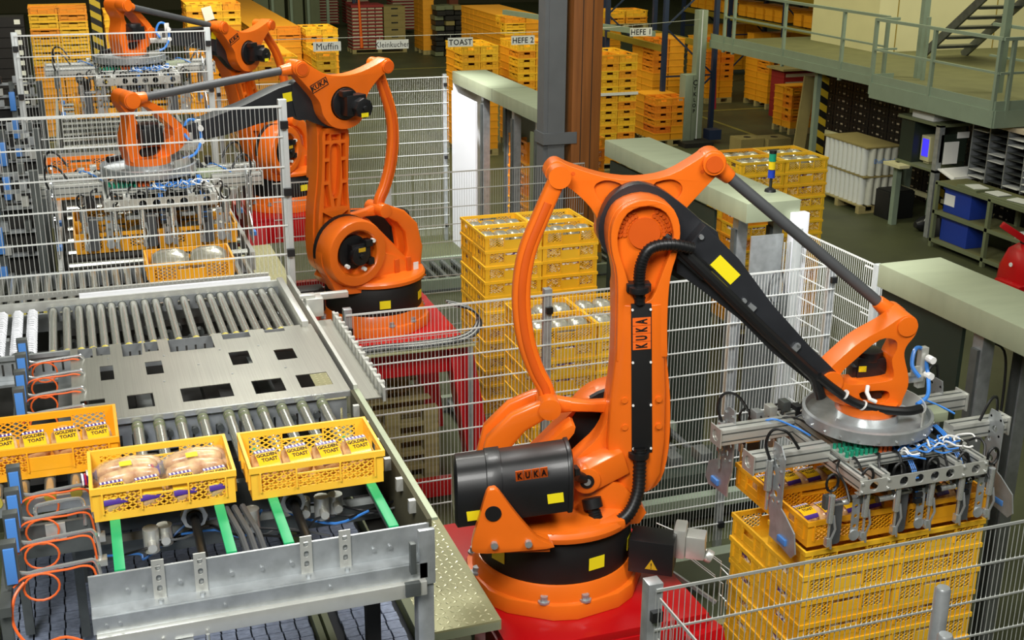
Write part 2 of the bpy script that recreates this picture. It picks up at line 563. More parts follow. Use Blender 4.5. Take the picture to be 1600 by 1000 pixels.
def robot(label, loc, yaw, t1, t2, badge=True):
    rb = thing('palletising_robot', label, 'robot', (loc[0], loc[1], 1.55), yaw, 'palletising robots')
    D = Matrix.Translation((0, 0, -1.55))            # robot heights are given above the floor
    a2 = P(A2[0], 0, A2[1])
    a3 = P(A2[0]+L1*math.sin(t1), 0, A2[1]+L1*math.cos(t1))
    h = a2+P(VH[0], 0, VH[1]); l_ = a3+P(VH[0], 0, VH[1]); rt = a3+P(VR[0], 0, VR[1])
    wp = a3+P(L2*math.cos(t2), 0, -L2*math.sin(t2)); wt = wp+P(VR[0], 0, VR[1])
    TL = D @ Matrix.Translation(a2) @ Matrix.Rotation(t1-.032, 4, 'Y')
    TA3 = D @ Matrix.Translation(a3)
    TB = D @ Matrix.Translation(a3) @ Matrix.Rotation(t2, 4, 'Y')
    TH = D @ Matrix.Translation(h) @ Matrix.Rotation(t1-.032, 4, 'Y')
    TW = D @ Matrix.Translation(wp)
    # ---- foot
    b = MB(D)
    out = []
    for k in range(8):
        a = R(45*k+22.5-R(0))
        rad = .515
        out += [(rad*math.cos(a-.26), rad*math.sin(a-.26)), (rad*math.cos(a+.26), rad*math.sin(a+.26))]
    b.prism([out], lambda x, y: (x, y, 1.55), lambda x, y: (x*.985, y*.985, 1.64))
    b.lathe([(.0, 1.6), (.485, 1.6), (.465, 1.68), (.45, 1.735), (0, 1.735)], 48)
    foot = b.obj('base_flange', M['orange'], rb, bevel=.012)
    for k in range(8):
        a = R(45*(k//2)*2+(14 if k % 2 else -14))
        b = MB(D @ Matrix.Translation((.472*math.cos(a), .472*math.sin(a), 1.64)))
        b.lathe([(0, 0), (.034, 0), (.034, .012), (.021, .012), (.021, .04), (0, .04)], 8)
        b.obj('bolt', M['steel'], foot, smooth=0)
    b = MB(D)
    b.lathe([(0, 1.72), (.436, 1.72), (.442, 1.73), (.442, 1.975), (.434, 1.99), (0, 1.99)], 64)
    rg = b.obj('base_ring', M['blackmatt'], rb)
    for a in (-24, -66, -142, 128, 70):
        ca, sa = math.cos(R(a)), math.sin(R(a))
        sub_label(rg, M['yellow'], D @ Vector((.443*ca, .443*sa, 1.84)), (-sa, ca, 0), (0, 0, 1), .10, .075, 'warning_label')
    # ---- turning column
    b = MB(D)
    b.lathe([(0, 1.99), (.445, 1.99), (.475, 2.0), (.48, 2.03), (.465, 2.055), (.33, 2.075), (0, 2.075)], 64)
    side = smooth2([(-.36, 1.97), (-.36, 2.03), (-.22, 2.16), (-.02, 2.36), (.12, 2.52), (.25, 2.61), (.44, 2.63), (.60, 2.55), (.68, 2.40), (.68, 2.25), (.60, 2.10), (.50, 1.97), (.1, 1.97)], 3)
    uv_prism(b, [side], -.26, -.135)
    uv_prism(b, [smooth2([(-.33, 1.97), (-.30, 2.06), (-.1, 2.2), (.1, 2.28), (.35, 2.2), (.45, 1.97)], 3)], -.3, .22)
    uv_prism(b, [smooth2([(-.40, 1.97), (-.40, 2.12), (-.30, 2.19), (.02, 2.52), (.08, 2.50), (-.1, 2.26), (-.18, 1.97)], 3)], .02, .14)
    # hub drum round the second axis with a deep mouth for the motor
    c = P(A2[0], 0, A2[1])
    n = 36
    prof = [(.285, -.14), (.30, -.18), (.30, -.34), (.285, -.37), (.215, -.375), (.20, -.36), (.195, -.22), (.0, -.22)]
    vs = [(A2[0]+r*math.cos(2*PI*i/n), -v, A2[1]+r*math.sin(2*PI*i/n)) for i in range(n) for r, v in prof]
    k = len(prof)
    b.add(vs, [(i*k+j, ((i+1) % n)*k+j, ((i+1) % n)*k+j+1, i*k+j+1) for i in range(n) for j in range(k-1)])
    # two arched horns carrying the rear rod, and the strut forward to the hub
    for v in (-.13, .04):
        pts = [(-.33, 2.03), (-.37, 2.22), (-.33, 2.42), (-.22, 2.54), (-.10, 2.60), (-.048, 2.618)]
        hw = [.10, .085, .075, .065, .055, .045]
        rs = []
        for i, (p, q) in enumerate(zip(pts, hw)):
            a_ = Vector(pts[min(i+1, 5)])-Vector(pts[max(i-1, 0)])
            a_ = Vector((a_.x, 0, a_.y)).normalized()
            nn = Vector((a_.z, 0, -a_.x))
            rs.append(ring(P(p[0], v, p[1]), nn*q, Vector((0, .035, 0)), 5, 16))
        b.loft(rs)
    rs = [ring(P(u, -.03, w_), Vector((0, 0, q)), Vector((0, .04, 0)), 4, 12) for u, w_, q in ((-.05, 2.61, .055), (.08, 2.60, .035), (.2, 2.59, .03), (.34, 2.585, .04))]
    b.loft(rs)
    b.cyl(P(-.048, -.175, 2.618), P(-.048, .085, 2.618), .062, 24)
    col = b.obj('turning_column', M['orange'], rb, bevel=.012, smooth=40)
    b = MB(D)                                        # black collar between link and hub
    b.cyl(P(A2[0], -.125, A2[1]), P(A2[0], -.165, A2[1]), .305, 36)
    b.obj('hub_collar', M['blackmatt'], rb)
    b = MB(D)
    b.cyl(c+P(0, -.22, 0), c+P(0, -.30, 0), .15, 24); b.cbox(c+P(-.03, -.33, .0), (.19, .10, .17)); b.cyl(c+P(.0, -.36, -.01), c+P(.0, -.42, -.01), .085, 20)
    b.cyl(c+P(.0, -.42, -.01), c+P(.0, -.445, -.01), .02, 10); b.cbox(c+P(-.1, -.36, .085), (.07, .09, .06)); b.cbox(c+P(-.12, -.36, -.08), (.06, .08, .06))
    mo = b.obj('axis_motor', M['black'], rb, bevel=.006)
    sub_label(mo, M['ylabel'], D @ (c+P(-.01, -.422, .045)), (1, 0, 0), (0, 0, 1), .07, .035, 'motor_label')
    b = MB(D)
    for q in ((-.15, .1), (-.05, -.14), (.12, -.09)):
        b.cyl(c+P(q[0], -.36, q[1]), c+P(q[0], -.40, q[1]), .018, 10)
    each(b, 'plug', M['white'], mo)
    # side plates with bolts on the drive side
    b = MB(D)
    for u in (-.06, -.19):
        b.cbox(P(u, -.305, 2.1), (.05, .02, .2))
    each(b, 'stiffener', M['orange_in'], col, bevel=.008)
    sub_label(col, M['white'], D @ P(-.27, -.303, 2.10), (1, 0, 0), (0, 0, 1), .055, .07, 'paper_label')
    sub_label(col, M['yellow'], D @ P(-.27, -.303, 2.03), (1, 0, 0), (0, 0, 1), .055, .06, 'warning_label')
    # ---- counterbalance cylinder on the hose side
    b = MB(D)
    prof = lambda s_: smooth2([(-.13*s_, -.165*s_), (.11*s_, -.165*s_), (.145*s_, -.12*s_), (.15*s_, .02), (.12*s_, .10*s_), (.06*s_, .16*s_), (-.1*s_, .165*s_), (-.14*s_, .1*s_), (-.15*s_, -.1*s_)], 2)
    def sec(u, w0, s_): return [P(u, .36+x, w0+z) for x, z in prof(s_)]
    b.loft([sec(-.60, 2.295, .86), sec(-.585, 2.297, 1.0), sec(-.43, 2.313, 1.0), sec(-.43, 2.313, 1.045), sec(-.35, 2.322, 1.045), sec(-.35, 2.322, .985), sec(.0, 2.362, .985), sec(.0, 2.362, 1.03), sec(.022, 2.365, 1.03), sec(.03, 2.366, .9)])
    cb = b.obj('counterbalance', M['black'], rb, bevel=.008, smooth=40)
    b = MB(D)
    b.cyl(P(.02, .33, 2.36), P(.137, .25, 2.27), .03, 14); b.cyl(P(.03, .34, 2.36), P(.06, .32, 2.35), .045, 8)
    b.obj('piston_rod', M['black'], cb)
    if badge:
        T = frame(D @ P(-.20, .495, 2.455), (1, 0, .115), (0, -.5, 1)) @ Matrix.Translation((0, 0, .018))
        kuka_tiles(cb, T, (.040, .085), .003)
    sub_label(cb, M['yellow'], D @ P(-.49, .512, 2.22), (1, 0, .11), (0, 0, 1), .095, .055, 'warning_label')
    sub_label(cb, M['yellow'], D @ P(-.07, .510, 2.30), (1, 0, .11), (0, 0, 1), .085, .055, 'warning_label')
    # ---- gusset that carries the cylinder
    b = MB(D)
    gp = smooth2([(-.515, 2.09), (-.48, 2.22), (-.44, 2.37), (-.41, 2.395), (-.375, 2.38), (-.28, 2.24), (-.17, 2.10), (-.08, 2.045), (-.28, 2.03), (-.49, 2.03)], 3)
    uv_prism(b, [gp], .525, .575)
    b.bar(P(-.47, .36, 2.04), P(-.10, .36, 2.03), .38, .05)
    gs = b.obj('cylinder_bracket', M['orange'], rb, bevel=.012)
    b = MB(D)
    b.cyl(P(-.405, .575, 2.26), P(-.405, .581, 2.26), .043, 24)
    b.obj('hole_disc', M['ink'], gs)  # flat black disc stands for the dark inside of the open hole
    b = MB(D)
    for u in (-.40, -.22):
        b.cyl(P(u, .575, 2.08), P(u, .60, 2.08), .02, 8)
    each(b, 'bolt', M['steel'], gs)
    b = MB(D)                                        # sloping skirt of the carousel towards the front
    b.bar(P(-.1, .40, 2.035), P(.33, .28, 2.035), .14, .06)
    b.obj('carousel_skirt', M['orange'], rb, bevel=.02)
    # ---- link arm
    ol = smooth2([(.118, -.235), (.2, -.16), (.236, .04), (.229, .33), (.195, .6), (.182, .85), (.188, 1.05), (.222, 1.2), (.225, 1.33), (.17, 1.43), (.04, 1.472), (-.09, 1.43), (-.145, 1.33), (-.142, 1.2), (-.105, 1.05), (-.095, .75), (-.095, .5), (-.105, .28), (-.165, .12), (-.265, .015), (-.325, -.06), (-.30, -.135), (-.21, -.16), (-.1, -.22), (0, -.255)], 3)
    pocket = smooth2([(.0, .93), (-.06, 1.08), (-.10, 1.2), (-.105, 1.3), (-.06, 1.4), (.04, 1.437), (.14, 1.4), (.185, 1.3), (.18, 1.2), (.14, 1.08), (.085, .93)], 3)
    b = MB(TL)
    uv_prism(b, [ol], -.018, .115)
    b.loft([ring(P(.04, .13, z), (hw, 0, 0), (0, .05, 0), 3, 16) for z, hw in ((-.2, .1), (-.1, .15), (.1, .165), (.4, .155), (.7, .13), (.9, .12))])
    link = b.obj('link_arm', M['orange'], rb, bevel=.028, seg=3, smooth=45)
    b = MB(TL)
    rim = [p for p in ol if p[1] > .55]
    uv_prism(b, [[(.03+(x-.03)*.97, y) for x, y in rim], pocket], .11, .166)
    b.obj('front_rim', M['orange'], link, bevel=.02, seg=3, smooth=45)
    b = MB(TL)
    cl = lambda y: .069-.04*(y-.043)/.865
    for a_, r_ in (((.041, 1.281), .085),):
        b.cyl(P(a_[0], .115, a_[1]), P(a_[0], .128, a_[1]), r_, 28)
    for sgn in (-1, 1):
        for k in range(7):
            for rad in (.105, .13):
                t = R(90+sgn*(28+11*k))
                q = (.041+rad*math.cos(t), 1.281+rad*math.sin(t))
                b.cyl(P(q[0], .115, q[1]), P(q[0], .126, q[1]), .011, 8)
    b.obj('bolt_ring', M['orange_in'], link)
    b = MB(TL)
    uv_prism(b, [[(cl(.043)-.058, .043), (cl(.043)+.058, .043), (cl(.91)+.055, .91), (cl(.91)-.055, .91)]], .166, .183)
    cov = b.obj('cover_plate', M['blackmatt'], link, bevel=.003)
    b = MB(TL)
    for y in (.07, .33, .58, .88):
        for sgn in (-1, 1):
            b.cyl(P(cl(y)+sgn*.049, .183, y), P(cl(y)+sgn*.049, .189, y), .007, 8)
    each(b, 'screw', M['white'], cov, smooth=0)
    if badge:
        T = TL @ frame(P(cl(.74), .1835, .745), (-.046, 0, 1), (-1, 0, -.046))
        kuka_tiles(cov, T, (.043, .098), .003)
    b = MB(TL)
    for y in (.2, .36):
        for sgn in (-1, 1):
            b.cyl(P(cl(y)+sgn*.095, .15, y), P(cl(y)+sgn*.095, .186, y), .017, 14)
    each(b, 'boss', M['orange'], link)
    # lever eye of the balancing cylinder
    b = MB(TL)
    b.cyl(P(-.25, .10, -.075), P(-.25, .27, -.075), .078, 24)
    b.bar(P(-.25, .20, -.075), P(-.04, .14, .0), .14, .15)
    lv = b.obj('lever_eye', M['orange'], link, bevel=.012)
    b = MB(TL); b.cyl(P(-.25, .27, -.075), P(-.25, .276, -.075), .04, 20); b.obj('eye_cap', M['ink'], lv)
    b = MB(TL); b.cyl(P(-.25, .276, -.075), P(-.25, .284, -.075), .02, 12); b.obj('eye_pin', M['steel'], lv)
    # ribbed back of the casting
    bo = smooth2([(.10, -.22), (.2, -.14), (.222, .04), (.215, .33), (.185, .6), (.172, .85), (.165, 1.03), (.04, 1.06), (-.085, 1.03), (-.085, .75), (-.085, .5), (-.11, .25), (-.14, .0), (-.1, -.16)], 3)
    cx = .045
    pk = []
    for sgn in (-1, 1):
        X = lambda d, s_=sgn: cx+s_*d
        pk += [[(X(.055), .95), (X(.10), .95), (X(.10), 1.01), (X(.055), 1.01)],
               [(X(.06), .80), (X(.105), .80), (X(.10), .92), (X(.058), .92)],
               [(X(.07), .60), (X(.11), .60), (X(.105), .77), (X(.062), .77)],
               [(X(.045), .37), (X(.12), .36), (X(.115), .57), (X(.072), .57)],
               [(X(.025), .27), (X(.13), .33), (X(.14), .1), (X(.10), .02), (X(.055), .12)]]
    pk += [[(cx-.04, .95), (cx+.04, .95), (cx+.045, 1.0), (cx-.045, 1.0)],
           smooth2([(cx-.045, .90), (cx-.055, .7), (cx-.03, .47), (cx+.03, .47), (cx+.055, .7), (cx+.045, .90)], 3),
           [(cx-.018, .44), (cx+.018, .44), (cx+.008, .37), (cx-.008, .37)],
           [(cx-.04, .10), (cx+.04, .10), (cx, .24)]]
    b = MB(TL)
    uv_prism(b, [bo]+pk, -.018, -.085)
    b.obj('rib_frame', M['orange'], link, bevel=.006, smooth=40)
    # ---- boom
    b = MB(TB)
    hubp = smooth2([(-.222, 0), (-.205, .1), (-.145, .18), (-.04, .225), (.1, .235), (.26, .232), (.4, .215), (.4, -.06), (.30, -.10), (.15, -.185), (.03, -.222), (-.09, -.205), (-.175, -.13)], 3)
    uv_prism(b, [hubp], -.10, -.022)
    bp_ = [(.25, .228), (.52, .205), (.84, .13), (1.2, .078), (1.45, .06), (1.49, .0), (1.46, -.055), (1.36, -.075), (1.04, -.075), (.75, -.045), (.45, -.05), (.30, -.06), (.25, .0)]
    uv_prism(b, [bp_], -.085, .075)
    boom = b.obj('boom', M['boom'], rb, bevel=.025, seg=3, smooth=45)
    b = MB(TB)
    b.tube([P(.10, .10, .06), P(.25, .125, .05), P(.5, .125, .03), P(.9, .115, -.005), P(1.3, .11, -.03), P(1.42, .13, -.10)], .032, 10)
    b.bar(P(.22, .11, .05), P(.42, .11, .04), .05, .085)
    b.obj('cable_duct', M['hose'], boom, bevel=.004)
    sub_label(boom, M['yellow'], TB @ P(.50, .077, .115), TB.to_3x3() @ Vector((1, 0, -.09)), TB.to_3x3() @ Vector((.09, 0, 1)), .165, .075, 'warning_label')
    sub_label(boom, M['yellow'], TB @ P(.42, -.087, .12), TB.to_3x3() @ Vector((-1, 0, 0)), TB.to_3x3() @ Vector((0, 0, 1)), .15, .075, 'warning_label')
    b = MB(TB)
    for s_, n_ in ((.27, .17), (.33, .03), (.70, .05), (1.12, .045)):
        b.cyl(P(s_, .075, n_), P(s_, .095, n_), .013, 8)
    b.cbox(P(.76, .085, .05), (.04, .02, .028)); b.cbox(P(1.12, .085, .03), (.03, .02, .035))
    each(b, 'cable_clip', M['steel'], boom)
    # ---- rocker plate with its motor
    tp = smooth2([(-.47, .33), (-.425, .343), (-.36, .312), (-.178, .253), (0, .232), (.174, .258), (.33, .345), (.385, .385), (.44, .385), (.475, .345), (.475, .30), (.43, .25), (.322, .13), (.245, .03), (.215, -.08), (.13, -.18), (0, -.215), (-.13, -.18), (-.205, -.08), (-.21, .02), (-.28, .12), (-.39, .21), (-.46, .222), (-.50, .27)], 3)
    b = MB(TA3)
    pkt = [smooth2([(-.235, .2), (-.178, .235), (-.10, .218), (-.088, .188), (-.165, .11), (-.195, .115)], 3), smooth2([(.085, .205), (.175, .235), (.235, .21), (.245, .165), (.21, .115), (.175, .115)], 3)]
    uv_prism(b, [tp, circ((0, 0), .14, 28)], -.235, -.125)
    uv_prism(b, [tp, circ((0, 0), .14, 28)]+pkt, -.125, -.100)
    b.cyl(P(VH[0], -.255, VH[1]), P(VH[0], -.02, VH[1]), .058, 24); b.cyl(P(VR[0], -.255, VR[1]), P(VR[0], -.07, VR[1]), .062, 24)
    rock = b.obj('rocker_plate', M['orange'], rb, bevel=.018, seg=3, smooth=45)
    b = MB(TA3)
    for q in (VH, VR):
        b.cyl(P(q[0], -.02 if q is VH else -.07, q[1]), P(q[0], -.012 if q is VH else -.062, q[1]), .046, 24)
        b.cyl(P(q[0], -.262, q[1]), P(q[0], -.255, q[1]), .048, 24)
    for sgn in (-1, 1):
        b.cyl(P(sgn*.35, -.105, .275), P(sgn*.35, -.098, .275), .011, 12)
    each(b, 'pin_cap', M['orange_in'], rock)
    b = MB(TA3)
    b.cyl(P(0, -.11, 0), P(0, -.26, 0), .132, 28); b.cbox(P(-.03, -.31, 0), (.19, .12, .17)); b.cyl(P(-.06, -.35, -.02), P(-.06, -.44, -.02), .085, 8)
    b.cyl(P(-.06, -.44, -.02), P(-.06, -.46, -.02), .022, 10); b.cbox(P(.05, -.33, .10), (.10, .07, .05))
    mo = b.obj('axis_motor', M['black'], rb, bevel=.006)
    sub_label(mo, M['yellow'], TA3 @ P(-.06, -.442, -.075), (1, 0, 0), (0, 0, 1), .07, .035, 'motor_label')
    T = TA3 @ frame(P(.245, -.236, .175), (-1, 0, .42), (.42, 0, 1))
    put = bpy.data.objects.new('raised_badge', text_mesh('KUKA', .06, M['ink'], .002, 1., .0012))
    C.objects.link(put); put.parent = rock; put.matrix_local = T @ Matrix.Translation((0, 0, .001)); ROOT[put] = ROOT[rb]
    b = MB(T)
    for lp in ([rect(-.084, -.036, .084, .036), rect(-.078, -.030, .078, .030)],):
        b.prism(lp, lambda x, y: (x, y, 0), lambda x, y: (x, y, .003))
    b.obj('badge_frame', M['ink'], rock, smooth=0)
    # ---- bowed rear rod
    pts = smooth_path([P(0, -.05, 0), P(-.012, -.05, .083), P(-.07, -.05, .2), P(-.128, -.05, .39), P(-.152, -.05, .63), P(-.125, -.05, .86), P(-.04, -.05, 1.09), P(.041, -.05, 1.281)], 4)
    b = MB(TH)
    rs = []
    for i, p in enumerate(pts):
        t = (pts[min(i+1, len(pts)-1)]-pts[max(i-1, 0)]).normalized()
        nn = Vector((t.z, 0, -t.x))
        f = abs(i/(len(pts)-1)-.5)*2
        rs.append(ring(p, nn*(.052-.008*f), Vector((0, .04, 0)), 4, 16))
    b.loft(rs)
    b.cyl(P(0, -.10, 0), P(0, .0, 0), .06, 24); b.cyl(P(.041, -.10, 1.281), P(.041, -.0, 1.281), .06, 24)
    rod = b.obj('rear_rod', M['orange'], rb, smooth=50)
    rs = []
    b = MB(TH)
    for i, p in enumerate(pts[3:-3]):
        t = (pts[i+4]-pts[i+2]).normalized()
        nn = Vector((t.z, 0, -t.x))
        rs.append(ring(p, nn*.024, Vector((0, .046, 0)), 6, 10))
    b.loft(rs)
    b.obj('rod_rib', M['orange_in'], rod, smooth=50)
    # ---- straight front rod
    q0 = rt+P(0, -.155, 0); q1 = wt+P(0, -.13, 0)
    d = (q1-q0).normalized()
    b = MB(D)
    b.cyl(q0+d*.13, q1-d*.10, .032, 20)
    fr = b.obj('front_rod', M['greyrod'], rb)
    b = MB(D)
    b.cyl(q0+d*.0, q0+d*.15, .058, 20, r2=.040); b.cyl(q1-d*.13, q1-d*.0, .040, 20, r2=.055)
    b.cyl(q0+P(0, .055, 0), q0+P(0, -.055, 0), .068, 24); b.cyl(q1+P(0, .055, 0), q1+P(0, -.055, 0), .066, 24)
    each(b, 'rod_clevis', M['orange'], fr, bevel=.008, smooth=45)
    # ---- wrist
    wo = smooth2([(.36, .37), (.41, .385), (.455, .36), (.468, .31), (.455, .26), (.415, .20), (.41, .14), (.445, .03), (.452, -.04), (.43, -.12), (.41, -.165), (.26, -.172), (.16, -.16), (.03, -.12), (-.05, -.04), (-.045, .03), (-.012, .085), (.05, .15), (.15, .24), (.28, .315)], 3)
    w1 = smooth2([(.05, .045), (.12, .125), (.255, .245), (.345, .24), (.362, .19), (.34, .12), (.362, .03), (.33, -.005), (.15, -.02), (.08, -.005)], 3)
    w2 = smooth2([(.17, -.075), (.24, -.062), (.33, -.065), (.35, -.10), (.32, -.135), (.22, -.135)], 3)
    b = MB(TW)
    uv_prism(b, [wo, w1, w2], -.085, .075)
    b.cyl(P(.25, 0, -.14), P(.25, 0, -.195), .175, 32); b.cyl(P(.0, -.1, 0), P(.0, .09, 0), .065, 20)
    b.cyl(P(VR[0], -.20, VR[1]), P(VR[0], .085, VR[1]), .058, 24)
    wr = b.obj('wrist', M['orange'], rb, bevel=.016, seg=3, smooth=45)
    b = MB(TW)
    b.cbox(P(.27, -.10, .03), (.17, .16, .13)); b.cyl(P(.27, -.10, .07), P(.27, -.10, .125), .085, 20); b.cbox(P(.19, -.08, .0), (.06, .10, .09)); b.cbox(P(.26, -.02, -.10), (.14, .08, .07))
    wm = b.obj('wrist_motor', M['black'], rb, bevel=.006)
    sub_label(wm, M['yellow'], TW @ P(.215, -.022, .035), (1, 0, 0), (0, 0, 1), .045, .035, 'warning_label')
    b = MB(TW)
    b.tube(smooth_path([P(-.10, .13, .06), P(.0, .135, -.02), P(.12, .14, -.10), P(.26, .15, -.14), P(.42, .15, -.16), P(.52, .12, -.16)], 5), .026, 10)
    hs = b.obj('wrist_hose', M['hose'], rb)
    b = MB(TW)
    for q in ((.06, .137, -.05), (.17, .143, -.115)):
        b.cyl(P(q[0]-.004, q[1], q[2]), P(q[0]+.004, q[1], q[2]-.005), .031, 14)
    b.tube([P(.205, .10, -.02), P(.19, .13, -.045), P(.20, .16, -.075), P(.235, .165, -.09)], .012, 8)
    each(b, 'hose_tie', M['white'], hs)
    if t2 > 0 or True:
        b = MB(TA3)
        pts = smooth_path([P(.25, .17, -.075), P(.13, .19, -.045), P(.02, .20, -.06), P(-.025, .20, -.14), P(-.03, .185, -.24), P(-.02, .175, -.37)], 6)
        b.tube(pts, .029, 12)
        for i in range(0, len(pts)-2, 1):
            b.cyl(pts[i], pts[i]+(pts[i+1]-pts[i])*.35, .0325, 12)
        ho = b.obj('cable_hose', M['hose'], rb)
        b = MB(TA3)
        b.cyl(P(-.03, .185, -.265), P(-.028, .183, -.30), .058, 20); b.cbox(P(-.03, .155, -.28), (.13, .07, .045))
        b.obj('hose_clamp', M['black'], ho, bevel=.004)
        b = MB(D)
        pts = smooth_path([P(.44, .19, 2.42), P(.44, .21, 2.29), P(.425, .25, 2.17), P(.37, .29, 2.07), P(.28, .31, 2.02), P(.20, .30, 2.04), P(.175, .28, 2.11)], 6)
        b.tube(pts, .034, 12)
        for i in range(0, len(pts)-2, 1):
            b.cyl(pts[i], pts[i]+(pts[i+1]-pts[i])*.35, .038, 12)
        b.cyl(pts[-1], pts[-1]+Vector((-.01, .02, .05)), .055, 14)
        b.cyl(P(.437, .185, 2.395), P(.437, .185, 2.365), .058, 20)
        b.obj('cable_hose', M['hose'], rb)
    # ---- connection box beside the foot
    b = MB(D @ Matrix.Translation(P(.47, .22, 1.79)) @ Matrix.Rotation(R(-20), 4, 'Z'))
    b.box((-.06, -.10, -.08), (.19, .08, .12))
    jb = b.obj('junction_box', M['black'], rb, bevel=.006)
    T = D @ Matrix.Translation(P(.47, .22, 1.79)) @ Matrix.Rotation(R(-20), 4, 'Z') @ frame((.07, -.101, -.02), (1, 0, 0), (0, 0, 1))
    b = MB(T); b.prism([[(-.035, -.028), (.035, -.028), (0, .034)]], lambda x, y: (x, y, 0), lambda x, y: (x, y, .002))
    b.obj('warning_triangle', M['ylabel'], jb, smooth=0)
    put_text('!', .05, M['ink'], jb, T @ Vector((0, -.006, .003)), T.to_3x3() @ Vector((1, 0, 0)), T.to_3x3() @ Vector((0, 1, 0)), .0005)
    b = MB(D @ Matrix.Translation(P(.70, .20, 1.83)) @ Matrix.Rotation(R(-20), 4, 'Z'))
    b.box((-.04, -.06, -.08), (.03, .08, .10)); b.box((.03, -.05, -.08), (.14, .07, .06)); b.cyl((.14, .0, -.06), (.18, .0, -.08), .04, 12)
    b.obj('plug_housing', M['alu'], jb, bevel=.012)
    return rb

def pedestal(label, loc, sides):
    p = thing('robot_pedestal', label, 'pedestal', (loc[0], loc[1], 0), 0, 'robot pedestals')
    x0, x1, y0, y1 = sides
    b = MB()
    b.box((x0, y0, 1.50), (x1, y1, 1.55))
    b.obj('top_plate', M['red'], p, bevel=.006)
    b = MB()
    for a in (((x0, y0), (x1, y0)), ((x0, y1), (x1, y1)), ((x0, y0), (x0, y1)), ((x1, y0), (x1, y1))):
        (ax, ay), (bx, by) = a
        b.bar((ax*.97, ay*.97, 1.37), (bx*.97, by*.97, 1.37), .06, .26)
    each(b, 'apron', M['red'], p, bevel=.004)
    for sx, x in ((-1, x0), (1, x1)):
        for sy, y in ((-1, y0), (1, y1)):
            b = MB()
            b.bar((x*.93, y*.93, 1.45), (x+sx*.14, y+sy*.2, .0), .22, .22, up=(0, 1, 0))
            b.obj('leg', M['red'], p, bevel=.006)
    b = MB()
    b.bar((x0, y0-.1, .16), (x1, y0-.1, .16), .1, .16); b.bar((x0, y1+.1, .16), (x1, y1+.1, .16), .1, .16)
    each(b, 'cross_beam', M['red'], p, bevel=.004)
    return p

RX, RY = 2.359, 5.88
pedestal('red steel pedestal under the near orange robot, beside the tread plate walkway', (2.42, 5.92), (-.56, .60, -.72, .72))
pedestal('red steel pedestal under the middle orange robot, legs seen through the mesh fence', (2.47, 10.64), (-.56, .60, -.72, .72))
pedestal('red steel pedestal under the farthest orange robot, mostly hidden behind the fence', (2.45, 15.42), (-.56, .60, -.72, .72))
robot('near orange palletising robot with black boom reaching right over the yellow crate stack', (RX, RY), -.2357, .032, .679)
robot('middle orange palletising robot reaching left over the roller conveyor, ribbed link arm showing', (2.416, 10.609), 3.498, -.008, .090)
robot('farthest orange palletising robot at the top left, reaching down to the left', (2.404, 15.377), 3.890, .351, -.236)
# ------------------------------------------------------------------ the hall
b = MB(); b.box((-14, -6, -.12), (34, 62, 0)); structure('floor', b, M['floor'], 'worn olive grey concrete hall floor')
b = MB(); b.box((-14, 62, 0), (34, 62.3, 11)); structure('wall_back', b, M['hall'], 'dim back wall of the hall')
b = MB(); b.box((-14.3, -6, 0), (-14, 62, 11)); structure('wall_left', b, M['hall'], 'dim left wall of the hall')
b = MB(); b.box((34, -6, 0), (34.3, 62, 11)); structure('wall_right', b, M['hall'], 'dim right wall of the hall')
b = MB(); b.box((-14, -6.3, 0), (34, -6, 11)); structure('wall_front', b, M['hall'], 'dim wall behind the gallery')
for i, (x0, y0, x1, y1) in enumerate(((14.9, 24.0, 15.0, 32.5), (15.0, 28.5, 18.0, 28.6), (4.2, 35.0, 4.35, 50.0), (8.0, 38.6, 14.5, 38.72))):
    b = MB(); b.box((x0, y0, .0), (x1, y1, .004))
    o = b.obj('floor_line', M['yline']); o['kind'] = 'structure'; o['label'] = ('yellow line on the floor beside the right racks', 'yellow line across the floor near the right racks', 'yellow line along the far aisle at the left', 'pale line across the far aisle')[i]

# ------------------------------------------------------------------ crates
CL, CW, CH = .6, .4, .155
def lattice(b, x0, x1, z0, z1, f, step=.037, wd=.0048, th=.006, sl=.66):
    """crossing diagonal bars clipped to the panel; f maps (x, z, depth) to a point"""
    for sg in (1, -1):
        e = 1/sl
        ks = [(x-sg*(z-z0)*e) for x in (x0, x1) for z in (z0, z1)]
        k = min(ks)+step*.5
        while k < max(ks):
            # x = k + sg*(z-z0)/slope must stay within x0..x1
            if sg > 0: za, zb = max(z0, z0+(x0-k)*sl), min(z1, z0+(x1-k)*sl)
            else: za, zb = max(z0, z0+(k-x1)*sl), min(z1, z0+(k-x0)*sl)
            if zb-za > .004:
                p = [(k+sg*(za-z0)*e, za), (k+sg*(zb-z0)*e, zb)]
                h = wd*.9
                vs = []
                for d in (0, th):
                    vs += [f(p[0][0]-h, p[0][1], d), f(p[0][0]+h, p[0][1], d), f(p[1][0]+h, p[1][1], d), f(p[1][0]-h, p[1][1], d)]
                b.add(vs, [(0, 1, 2, 3), (7, 6, 5, 4), (0, 4, 5, 1), (1, 5, 6, 2), (2, 6, 7, 3), (3, 7, 4, 0)])
            k += step
def sorted_box(a, b):
    return tuple(min(p, q) for p, q in zip(a, b)), tuple(max(p, q) for p, q in zip(a, b))
